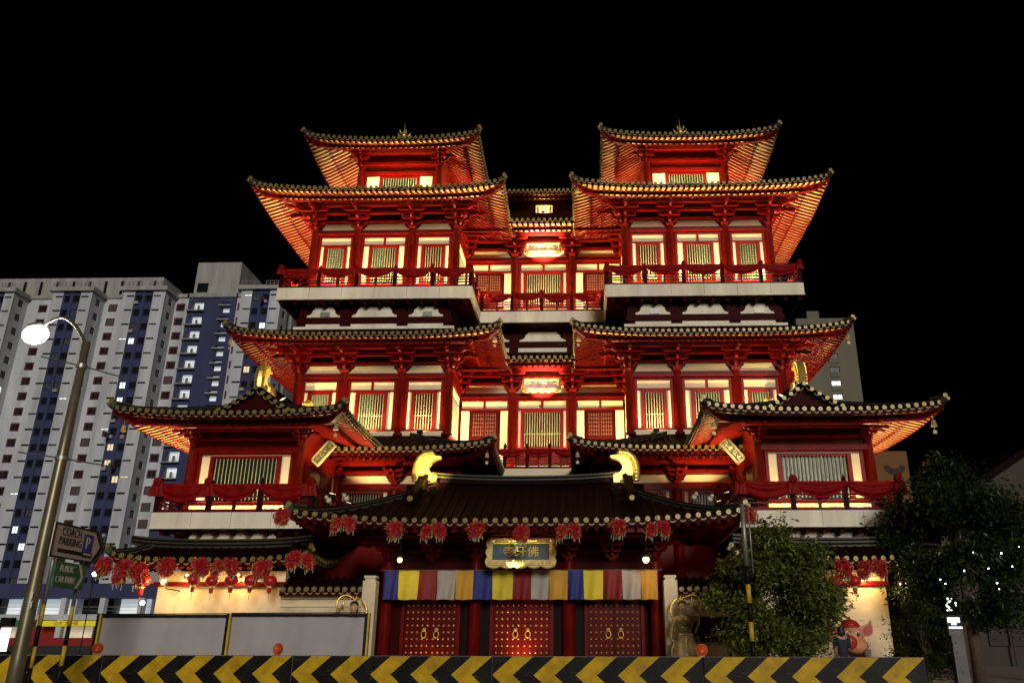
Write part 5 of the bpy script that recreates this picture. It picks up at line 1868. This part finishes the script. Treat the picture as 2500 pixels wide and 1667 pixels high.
def tree(name, label, cat, cx_, cy2, prof, ncl, nlf, size, lm, trunk_z, tr_r, seed, droop=.5, group=None):
    random.seed(seed)
    t = thing(name, label, cat, (cx_, cy2, .12), group)
    zs = [p[0] for p in prof]
    ztop, zbot = max(zs), min(zs)

    def rad(z):
        for (za, ra), (zb, rb) in zip(prof[:-1], prof[1:]):
            if zb <= z <= za:
                f = (za - z) / (za - zb)
                return ra + (rb - ra) * f
        return 0
    lv, lf = [], []
    tips = []
    rm = max(p[1] for p in prof)
    lobes = []
    while len(lobes) < 34:
        z = random.uniform(zbot, ztop)
        r0 = rad(z)
        if random.random() > (r0 / rm) ** 1.3:
            continue
        a = random.uniform(0, 2 * pi)
        q = random.uniform(.16, .27) * rm
        r = max(0, r0 - q * .8) * random.uniform(.55, 1.06)
        lobes.append((Vector((cx_ + r * cos(a), cy2 + r * .95 * sin(a), z)), q * random.uniform(.8, 1.3)))
    while len(tips) < ncl:
        c, q = random.choice(lobes)
        d = Vector((random.gauss(0, 1), random.gauss(0, 1), random.gauss(0, 1))).normalized()
        k = random.uniform(.5, 1.0) if random.random() < .85 else random.uniform(1.0, 1.5)
        tips.append(c + Vector((d.x, d.y, d.z * .62)) * q * k)
    for c in tips:
        cs = random.uniform(.7, 1.25) * size * 2.6
        out = Vector((c.x - cx_, c.y - cy2, .3)).normalized()
        for k in range(nlf):
            d = Vector((random.gauss(0, 1), random.gauss(0, 1), random.gauss(0, .7)))
            p = c + d * cs * .55
            ax = (out * .5 + Vector((random.gauss(0, 1), random.gauss(0, 1), random.gauss(0, .5) - droop))).normalized()
            sd_ = ax.cross(Vector((random.gauss(0, .5), random.gauss(0, .5), 1))).normalized()
            s_ = size * random.uniform(.5, 1.45)
            up_ = sd_.cross(ax) * s_ * .10
            i = len(lv)
            lv += [p, p + ax * s_ * .5 + sd_ * s_ * .24 + up_, p + ax * s_, p + ax * s_ * .5 - sd_ * s_ * .24 + up_]
            lf.append((i, i + 1, i + 2, i + 3))
    me = bpy.data.meshes.new('crown')
    me.from_pydata([tuple(v) for v in lv], [], lf)
    me.materials.append(lm)
    link('crown', me, t)
    b = MB()
    base = Vector((cx_, cy2, .1))
    top = Vector((cx_ + random.uniform(-.1, .1), cy2, trunk_z))
    b.tube([base, base.lerp(top, .5) + Vector((.05, 0, 0)), top], [tr_r * 1.3, tr_r, tr_r * .55], 10)
    for c in random.sample(tips, 14):
        m0 = base.lerp(top, random.uniform(.45, 1))
        b.tube([m0, m0.lerp(c, .5) + Vector((0, 0, .1)), c], [tr_r * .4, tr_r * .22, tr_r * .06], 6)
    ob('trunk', b, BARK, t, True)
    return t


tree('bushy_tree', 'dense round headed green tree standing before the right temple wall', 'tree', 7.55, 23.5,
     [(4.30, .25), (4.05, .75), (3.8, 1.1), (3.4, 1.42), (2.9, 1.62), (2.4, 1.82), (2.0, 1.84), (1.7, 1.6), (1.4, 1.15), (1.25, .7)], 1500, 34, .13, LEAF1, 3.6, .09, 21)
tree('street_tree', 'large dark leafy tree at the right behind the temple wall corner', 'tree', 14.45, 27.4,
     [(6.95, .3), (6.6, .95), (6.1, 1.5), (5.5, 2.0), (4.8, 2.35), (4.0, 2.45), (3.2, 2.3), (2.6, 1.9), (2.0, 1.2)], 760, 36, .18, LEAF2, 5.2, .16, 22)
tree('street_tree', 'lower dark tree with fairy lights at the right edge', 'tree', 17.2, 28.5, [(5.0, .3), (4.6, 1.1), (4.0, 1.8), (3.2, 2.0), (2.4, 1.7), (1.9, 1.0)], 300, 30, .16, LEAF2, 3.8, .13, 23)
tree('shrub', 'dark rounded shrub just right of the pig lantern and potted plant', 'shrub', 11.75, 24.6, [(2.35, .2), (2.1, .7), (1.7, .95), (1.1, 1.0), (.6, .9), (.35, .5)], 190, 34, .10, LEAF2, 1.6, .05, 24)
random.seed(9)
FAIRY = mat('cold fairy light', (.9, .9, .9), .4, emit=(.75, 1, .95), estr=14)
for x, z in ((12.68, 3.07), (12.81, 2.95), (13.77, 3.85), (14.6, 3.82), (15.15, 4.01), (13.42, 3.32), (14.32, 2.97), (14.35, 2.8), (14.14, 3.38), (14.85, 3.44)):
    tag(ob('fairy_light', MB().ball((x, 25.0, z), random.uniform(.012, .024), 8, 6), FAIRY, None, True), 'tiny cold white fairy light in front of the dark trees at the right', 'fairy light', 'fairy lights in the right hand trees')

# ------------------------------------------------------------------ lit display pillar and red flags at the right
LITW = mat('lit white display', (.9, .9, .9), .5, emit=(.9, .92, 1), estr=2.2)
t = thing('display_pillar', 'grey pillar with a small lit white display in front of the right trees', 'display', (12.4, 24, .12))
ob('pillar', MB().box(12.28, 12.62, 23.9, 24.15, .12, 1.52).box(12.22, 12.60, 23.88, 24.17, 1.52, 1.66), mat('dull grey pillar', (.13, .13, .12), .7), t)
dp = MB().box(12.24, 12.56, 23.86, 23.9, 1.86, 1.99).box(12.33, 12.46, 23.86, 23.9, 1.80, 1.84).box(12.25, 12.60, 23.86, 23.9, 1.70, 1.75)
ob('display_line', dp, LITW, t)
ob('display_back', MB().box(12.2, 12.62, 23.9, 23.95, 1.66, 2.05), BLK, t)
bf = MB()
for k in range(16):
    bf.ball((12.42 + random.uniform(-.14, .14), 23.9, 2.15 + random.uniform(0, .38)), random.uniform(.012, .034), 6, 4)
ob('display_spark', bf, LITW, t)
ob('display_stem', MB().tube([(12.42, 23.96, 2.0), (12.42, 23.96, 2.55)], .01, 5), BLK, t)
# ------------------------------------------------------------------ background buildings
HW = mat('white housing wall', (.46, .48, .51), .85, var=.26, scale=.5, streak=True)
HB = mat('blue housing wall', (.032, .036, .105), .8, var=.25, scale=.4, streak=True)
HM = mat('maroon window frame', (.085, .012, .010), .6)
HK = mat('dark window pane', (.010, .011, .013), .15, var=.3, spec=.7)
HL = mat('lit window pane', (.8, .85, .85), .5, emit=(.9, 1, .98), estr=.95, var=.3, scale=1.5)
HC = mat('glowing corridor wall', (.75, .78, .78), .7, emit=(.85, .95, 1), estr=.42, var=.25, scale=.5)  # back walls glow themselves, standing in for corridor lamps
HLW = mat('warm lit pane', (.8, .7, .5), .5, emit=(1, .78, .42), estr=.55, var=.4, scale=1.5)
HCUR = mat('curtained pane', (.06, .065, .07), .5, var=.5, scale=2)
HG_ = mat('grey roof slab', (.30, .30, .28), .85, var=.3, scale=.6, streak=True)


def holed(mb, O, U, N, w, z0, z1, holes, depth, m=0):
    us = sorted(set([0, w] + [h[0] for h in holes] + [h[1] for h in holes]))
    zs = sorted(set([z0, z1] + [h[2] for h in holes] + [h[3] for h in holes]))
    Pt = lambda u, z, d=0: (O[0] + U[0] * u - N[0] * d, O[1] + U[1] * u - N[1] * d, z)
    hs = [(round(a, 4), round(b, 4), round(c, 4), round(d, 4)) for a, b, c, d in holes]
    for a, b in zip(us[:-1], us[1:]):
        run = None
        for c, d in zip(zs[:-1], zs[1:]):
            mu, mz = (a + b) / 2, (c + d) / 2
            solid = not any(h[0] < mu < h[1] and h[2] < mz < h[3] for h in hs)
            if solid:
                run = [c, d] if run is None else [run[0], d]
            if (not solid or d == zs[-1]) and run:
                mb.add([Pt(a, run[0]), Pt(b, run[0]), Pt(b, run[1]), Pt(a, run[1])], [(0, 1, 2, 3)], m)
                run = None
    for a, b, c, d in holes:
        mb.add([Pt(a, c), Pt(b, c), Pt(b, d), Pt(a, d), Pt(a, c, depth), Pt(b, c, depth), Pt(b, d, depth), Pt(a, d, depth)],
               [(0, 1, 5, 4), (1, 2, 6, 5), (2, 3, 7, 6), (3, 0, 4, 7)], m)


def far_window(parent, O, U, N, h, depth, fm, lit=False, mull=1, fw_=.10, name='window'):
    """frame fitted in a hole with its pane as a sub-part"""
    a, b, c, d = h
    w, hh = b - a, d - c
    k = ('fw', round(w, 2), round(hh, 2), mull, fw_, fm.name)
    if k not in MC:
        f = MB().box(0, fw_, -.08, .04, 0, hh).box(w - fw_, w, -.08, .04, 0, hh).box(fw_, w - fw_, -.08, .04, 0, fw_).box(fw_, w - fw_, -.08, .04, hh - fw_, hh)
        for q in range(mull):
            x = w * (q + 1) / (mull + 1)
            f.box(x - .03, x + .03, -.06, .03, fw_, hh - fw_)
        MC[k] = f.mesh(name, fm)
        MC[k + ('p',)] = MB().box(fw_, w - fw_, .0, .02, fw_, hh - fw_).mesh('pane', HK)
        MC[k + ('c',)] = MB().box(fw_, w - fw_, .0, .02, fw_, hh - fw_).box(fw_, w * random.uniform(.35, .6), -.02, 0, fw_, hh - fw_).mesh('pane', HCUR)
        MC[k + ('w',)] = MB().box(fw_, w - fw_, .0, .02, fw_, hh - fw_).mesh('pane', HLW)
        MC[k + ('l',)] = MB().box(fw_, w - fw_, .0, .02, fw_, hh - fw_).mesh('pane', HL)
    M = Matrix(((U[0], -N[0], 0, O[0] + U[0] * a - N[0] * depth * .6), (U[1], -N[1], 0, O[1] + U[1] * a - N[1] * depth * .6), (0, 0, 1, c), (0, 0, 0, 1)))
    o = link(name, MC[k], parent, M)
    link('pane', MC[k + (((('l',) if random.random() < .65 else ('w',))) if lit else ('c',) if random.random() < .22 else ('p',))], o, M)
    return o


random.seed(33)
blk = thing('apartment_block', 'tall white and blue apartment block far behind at the left', 'apartment block', (-85, 145, 0))
FL, NFL = 2.9, 19
EX, NY, PX_ = (1, 0), (0, -1), (1, 0)
bays = [(-114.0, -107.5), (-99.9, -92.2), (-86.05, -77.95), (-63.2, -55.4)]
for bi, (xa, xb) in enumerate(bays):
    wall, blue = MB(), MB()
    w = xb - xa
    s1, s2 = w * .275, w * .715
    nf = 19 if bi < 3 else 8
    zb = 62.3 - FL * nf
    zlow = 8.5 if bi < 3 else 40
    hv1, hv2, hw = [], [], []
    for k in range(nf):
        zc = 62.3 - FL * k
        hv1.append((s1 * .30, s1 * .30 + 1.45, zc - .16, zc + .18))
        hv2.append((.14, .14 + 1.45, zc - .16, zc + .18))
        hw.append((.22, 1.42, zc - 1.05, zc + .25))
        hw.append((s2 - s1 - 1.42, s2 - s1 - .22, zc - 1.05, zc + .25))
    holed(wall, (xa, 140), EX, NY, s1, zlow, 63.3, hv1, .25)
    holed(wall, (xa + s2, 140), EX, NY, w - s2, zlow, 63.3, hv2, .25)
    holed(blue, (xa + s1, 140.15), EX, NY, s2 - s1, zlow, 63.3, hw, .25)
    blue.box(xa + (s1 + s2) / 2 - .28, xa + (s1 + s2) / 2 + .28, 140.0, 140.15, zlow, 63.2)
    for k in range(nf):
        zc = 62.3 - FL * k
        blue.box(xa + s1 + .15, xa + s1 + 1.5, 139.98, 140.15, zc - 1.17, zc - 1.07)
        blue.box(xa + s2 - 1.5, xa + s2 - .15, 139.98, 140.15, zc - 1.17, zc - 1.07)
    # right flank
    hf = [(1.5, 2.9, 62.3 - FL * k - 1.15, 62.3 - FL * k + .25) for k in range(nf)]
    holed(wall, (xb, 140), (0, 1), PX_, 4.2, zlow, 63.3, hf, .25)
    wall.box(xa, xa + .2, 140.3, 144.2, zlow, 63.3)
    wall.box(xb - .35, xb + .06, 139.93, 140.02, zlow, 63.3)
    ob('bay_wall', wall, HW, blk)
    ob('bay_strip', blue, HB, blk)
    for h in hv1:
        far_window(blk, (xa, 140), EX, NY, h, .25, BLK, random.random() < .05, 1, .05, 'vent')
    for h in hv2:
        far_window(blk, (xa + s2, 140), EX, NY, h, .25, BLK, random.random() < .07, 1, .05, 'vent')
    for h in hw:
        far_window(blk, (xa + s1, 140.15), EX, NY, h, .25, BLK, random.random() < .14, 1, .07)
    for h in hf:
        far_window(blk, (xb, 140), (0, 1), PX_, h, .25, BLK, random.random() < .04, 1, .07)
    ob('roof_slab', MB().box(xa - .5, xb + .6, 139.3, 145, 63.3, 64.1), HG_, blk)
    for k in range(nf):
        zc = 62.3 - FL * k
        if random.random() < .35:
            x = xa + random.choice((s1 + .3, s2 - 1.1))
            ob('air_conditioner', MB().box(x, x + .8, 139.55, 139.98, zc - 1.75, zc - 1.2), HG_, blk)
        if random.random() < .16:
            x = xa + random.choice((s1 + .5, s2 - .9))
            lp = ob('laundry_pole', MB().tube([(x, 140.1, zc - 1.0), (x, 137.6, zc - .8)], .035, 5), STEEL, blk)
            for q in range(3):
                ob('laundry', MB().box(x - .25, x + .25, 138.0 + q * .6, 138.03 + q * .6, zc - 1.9 + .1 * q, zc - .85), random.choice((HCUR, HM, HB)), lp)
    rr = MB()
    for (r0, r1) in ((xa, xa + w * .42), (xa + w * .6, xb)):
        rr.box(r0, r1, 139.7, 139.76, 65.1, 65.18).box(r0, r1, 139.7, 139.76, 64.6, 64.66)
        for q in range(5):
            x = r0 + (r1 - r0) * q / 4
            rr.box(x - .04, x + .04, 139.7, 139.76, 64.1, 65.1)
    ob('roof_rail', rr, STEEL, blk)
# recessed walls with maroon framed windows
for xa, xb, cols, n0 in ((-107.5, -99.9, (2.3,), 19), (-92.2, -86.05, (1.0,), 19), (-77.95, -75.35, (.28,), 17), (-65.74, -63.2, (.2,), 8)):
    wall = MB()
    hs = []
    for k in range(n0):
        zc = 61.6 - FL * 1.03 * k
        for c in cols:
            hs.append((c, c + 1.75, zc - .8, zc + .8))
    holed(wall, (xa, 144.2), EX, NY, xb - xa, 8.0, 63.6, hs, .2)
    for k in range(n0):
        wall.box(xa, xb, 144.16, 144.2, 61.6 - FL * 1.03 * k - 1.40, 61.6 - FL * 1.03 * k - 1.36)
    ob('recess_wall', wall, HW, blk)
    for h in hs:
        far_window(blk, (xa, 144.2), EX, NY, h, .2, HM, random.random() < .05, 1, .24)
    ob('roof_slab', MB().box(xa - .1, xb + .1, 143.8, 147, 63.6, 64.3), HG_, blk)
# blue stair tower with lit landings
wall = MB()
holes = []
n0 = 15
for k in range(n0):
    zc = 61.9 - FL * 1.03 * k
    holes.append((.75, 3.15, zc - 1.1, zc + 1.05))
    holes.append((6.6, 8.4, zc - 1.5, zc - .25))
    holes.append((6.6, 8.4, zc + .1, zc + .75))
holed(wall, (-75.35, 144.15), EX, NY, 9.61, 15, 63.6, holes, 1.2)
ob('stair_wall', wall, HB, blk)
for k in range(n0):
    zc = 61.9 - FL * 1.03 * k
    x0 = -75.35
    ld = MB().box(x0 + .1, x0 + 3.5, 143.2, 144.15, zc - 1.32, zc - 1.15)
    l_ = ob('landing', ld, HG_, blk)
    g = MB()
    for q in range(3):
        g.box(x0 + .75, x0 + 3.15, 144.0, 144.05, zc - .85 + q * .35, zc - .80 + q * .35)
    g.box(x0 + 1.2, x0 + 1.28, 144.0, 144.05, zc - 1.1, zc + 1.05)
    g.box(x0 + 1.9, x0 + 2.3, 144.2, 144.4, zc - 1.1, zc + .1)
    ob('landing_rail', g, STEEL, l_)
    ob('glow_wall', MB().box(x0 + .75, x0 + 3.15, 145.3, 145.4, zc - 1.1, zc + 1.05), HC, l_)
    l2 = ob('landing', MB().box(x0 + 6.3, x0 + 8.6, 143.5, 144.15, zc - .2, zc + .02), HG_, blk)
    ob('glow_wall', MB().box(x0 + 6.6, x0 + 8.4, 145.3, 145.4, zc - 1.5, zc + .75), HC, l2)
ob('roof_slab', MB().box(-75.6, -65.5, 143.8, 149, 63.6, 64.4), HG_, blk)
tk = MB().box(-76.2, -67.2, 147, 158, 64.4, 72.6)
tank = ob('roof_tank_house', tk, HG_, blk)
ob('window', MB().box(-75.6, -73.4, 146.9, 147.02, 66.0, 68.0), HK, tank)
ph = MB().box(-130, -84.5, 150, 160, 64, 70.8)
pho = ob('penthouse_wall', ph, HG_, blk)
for k in range(12):
    x = -86.5 - k * 3.4
    ob('slot', MB().box(x, x + .55, 149.9, 150.02, 66.2, 70.0), HK, pho)
ob('core_wall', MB().box(-125, -55.4, 146.6, 160, 5, 63.5), HG_, blk)

# ------------------------------------------------------------------ shop podium in front of the block
pod = thing('shop_podium', 'low shop podium with lit upper gallery below the apartment block', 'shop building', (-66, 112, 0))
ob('parapet', MB().box(-100, -38, 110, 113, 5.9, 7.75), HB, pod)
ob('gallery_slab', MB().box(-100, -38, 110, 116, 3.15, 3.85), HW, pod)
ob('back_wall', MB().box(-100, -38, 115.5, 116, 0, 7.7), HW, pod)
for k in range(12):
    x = -98 + k * 5.2
    ob('pillar', MB().box(x - .35, x + .35, 109.9, 110.7, 0, 5.9), HW, pod)
    lit = k % 3 != 0
    ob('gallery_wall', MB().box(x + .5, x + 4.6, 113.6, 113.8, 3.85, 5.88), HC if lit else HK, pod)  # the lit bays glow by material in place of gallery lamps
    ob('gallery_rail', MB().box(x + .35, x + 4.85, 110.1, 110.2, 4.75, 4.82).box(x + .35, x + 4.85, 110.1, 110.2, 4.3, 4.34), STEEL, pod)
SHG = mat('green shop sign', (.01, .06, .03), .5, emit=(.02, .12, .06), estr=.5)
SHY = mat('yellow shop sign', (.6, .5, .02), .5, emit=(.9, .8, .05), estr=.25)
SHR = mat('red shop front', (.20, .01, .008), .5, emit=(.8, .05, .03), estr=.03)
SHW = mat('lit shop interior', (.6, .5, .35), .6, emit=(1, .85, .6), estr=.35, var=.5, scale=.6)
for x0, x1, m_, txt, tm in ((-76.5, -72.2, SHG, '灵 馨', LINE), (-69.6, -61.8, SHY, '山水 大中國', SHR), (-61.5, -57, SHR, '', None)):
    sg = ob('shop_sign', MB().box(x0, x1, 109.6, 109.8, 2.35, 3.05), m_, pod)
    if txt:
        text('lettering', txt, tm, sg, T((x0 + x1) / 2, 109.58, 2.7) @ RX(radians(90)), .62, .01)
for k in range(9):
    x = -80 + k * 4.2
    ob('shop_front', MB().box(x, x + 3.9, 112, 112.2, .9, 2.3), SHW if k % 2 else SHR, pod)
ob('shop_counter', MB().box(-82, -40, 109.7, 110.4, 0, .95), SHR, pod)

for x, y, h, lb in ((-33.6, 60, 5.6, 'nearer the parking signs'), (-29.7, 60, 3.6, 'left of the cream wall corner')):
    t = thing('far_lamp', 'small distant white lamp on a thin pole ' + lb, 'lamp', (x, y, 0))
    ob('pole', MB().tube([(x, y, 0), (x, y, h - .1)], .04, 8), BLK, t)
    ob('lamp_globe', MB().ball((x, y, h), .16, 10, 7), FAIRY, t, True)
t = thing('lit_pillar', 'glowing white advertising pillar at the far left before the shops', 'light pillar', (-39.2, 60, 0))
ob('box', MB().box(-39.7, -38.7, 59.7, 60.2, 0, .35).box(-39.6, -38.8, 59.7, 60.2, 2.0, 2.6), BLK, t)
ob('lit_face', MB().box(-39.45, -39.0, 59.75, 60.15, .35, 1.9), mat('lit pillar face', (.9, .9, .8), .5, emit=(1, .95, .8), estr=3), t)

# ------------------------------------------------------------------ right hand tower block
DKW = mat('dim beige tower wall', (.15, .135, .095), .85, var=.14, scale=.2, streak=True)
tb = thing('tower_block', 'dim beige tower block behind the right temple tower', 'tower block', (52, 150, 0))
wl = MB()
hs = [(5.6, 7.5, 52.4 - 2.75 * k - .55, 52.4 - 2.75 * k + .55) for k in range(12)]
holed(wl, (44.6, 150), EX, NY, 11.25, 5, 60.35, hs, .3)
wl.box(55.7, 55.85, 150.02, 162, 5, 60.35)
wl.box(44.6, 55.8, 150.4, 162, 60.2, 60.35)
ob('wall', wl, DKW, tb)
for i, h in enumerate(hs):
    far_window(tb, (44.6, 150), EX, NY, h, .3, BLK, i == 9, 1, .08)
    ob('sill', MB().box(50.15, 52.15, 149.8, 150, h[2] - .95, h[2] - .1), DKW, tb)
ob('lift_house', MB().box(47.2, 49.6, 151, 157, 60.35, 62.3), DKW, tb)
# ------------------------------------------------------------------ ochre building with a round emblem
OCH = mat('ochre wall', (.16, .075, .022), .85, var=.15, scale=.4)
EMB = mat('dark red emblem paint', (.05, .012, .008), .8)
t = thing('ochre_building', 'ochre end wall with a dark round emblem behind the right pavilion', 'building', (37, 92, 0))
ob('wall', MB().box(34.3, 38.42, 90, 100, 0, 20.75), OCH, t)
em = MB()
for k in range(20):
    a0, a1 = radians(200 + 140 * k / 20 - 0), radians(200 + 140 * (k + 1) / 20)
    def rr_(a):
        return 1.15 + .35 * max(0, cos(a - radians(270)))
    em.add([(36.85 + .72 * cos(a0), 89.97, 19.5 + .72 * sin(a0)), (36.85 + .72 * cos(a1), 89.97, 19.5 + .72 * sin(a1)), (36.85 + rr_(a1) * cos(a1), 89.97, 19.5 + rr_(a1) * sin(a1)), (36.85 + rr_(a0) * cos(a0), 89.97, 19.5 + rr_(a0) * sin(a0))], [(0, 1, 2, 3)])
em.box(36.7, 37.0, 89.96, 89.985, 17.4, 18.2)
ob('emblem', em, EMB, t)
ob('band', MB().box(34.25, 38.5, 89.9, 90, 17.1, 17.35), BLK, t)
for k in range(5):
    ob('window', MB().box(33.3 + .0, 34.1, 91 + .0, 91.1, 19.6 - k * 1.1, 20.2 - k * 1.1), HL if k in (1, 3, 4) else HK, t)
ob('wing', MB().box(32.0, 34.28, 91.1, 99, 0, 21.5), mat('dark wing wall', (.03, .028, .025), .9), t)
# ------------------------------------------------------------------ gabled building with arches at the right edge
GC = mat('dim cream gable wall', (.045, .038, .026), .85, var=.15, scale=.6)
t = thing('arched_building', 'dim gabled building with arched openings at the far right edge', 'building', (24, 42, 0))
gw = MB().prism([(19.6, 0), (19.6, 7.0), (25.5, 10.6), (31, 7.2), (31, 0)], lambda a, c, q: (a, 40.6 + 9 * q, c))
ob('wall', gw, GC, t)
ob('roof', MB().beam((18.9, 45, 6.9), (25.5, 45, 10.95), 10.5, .3, up=(0, 0, 1)).beam((25.5, 45, 10.95), (31.6, 45, 7.2), 10.5, .3, up=(0, 0, 1)), TILE, t)
for k in range(3):
    xc = 22.0 + k * 2.6
    pts = [(xc - .95, 1.0)] + [(xc - .95 * cos(pi * q / 10), 6.2 + 1.15 * sin(pi * q / 10)) for q in range(11)] + [(xc + .95, 1.0)]
    ob('arch', MB().prism(pts, lambda a, c, q: (a, 40.5 + .09 * q, c)), mat('dark arch%d' % k, (.03, .024, .018), .8), t)
    wt = thing('cart_wheel', 'pale spoked wheel ornament before the %s arch at the right edge' % ('left', 'second', 'third')[k], 'wheel ornament', (xc, 40, 5.8)) if k < 2 else None
    if wt:
        wz = 6.7 + .25 * k
        rg = MB().tube([(xc + .42 * cos(2 * pi * q / 18), 40.2, wz + .5 * sin(2 * pi * q / 18)) for q in range(19)], .035, 6)
        ob('rim', rg, GC, wt, True)
        for q in range(8):
            ob('spoke', MB().tube([(xc, 40.2, wz), (xc + .41 * cos(2 * pi * q / 8), 40.2, wz + .49 * sin(2 * pi * q / 8))], .02, 5), GC, wt)
        ob('stand', MB().tube([(xc, 40.25, 0), (xc, 40.25, wz)], .05, 6), GC, wt)
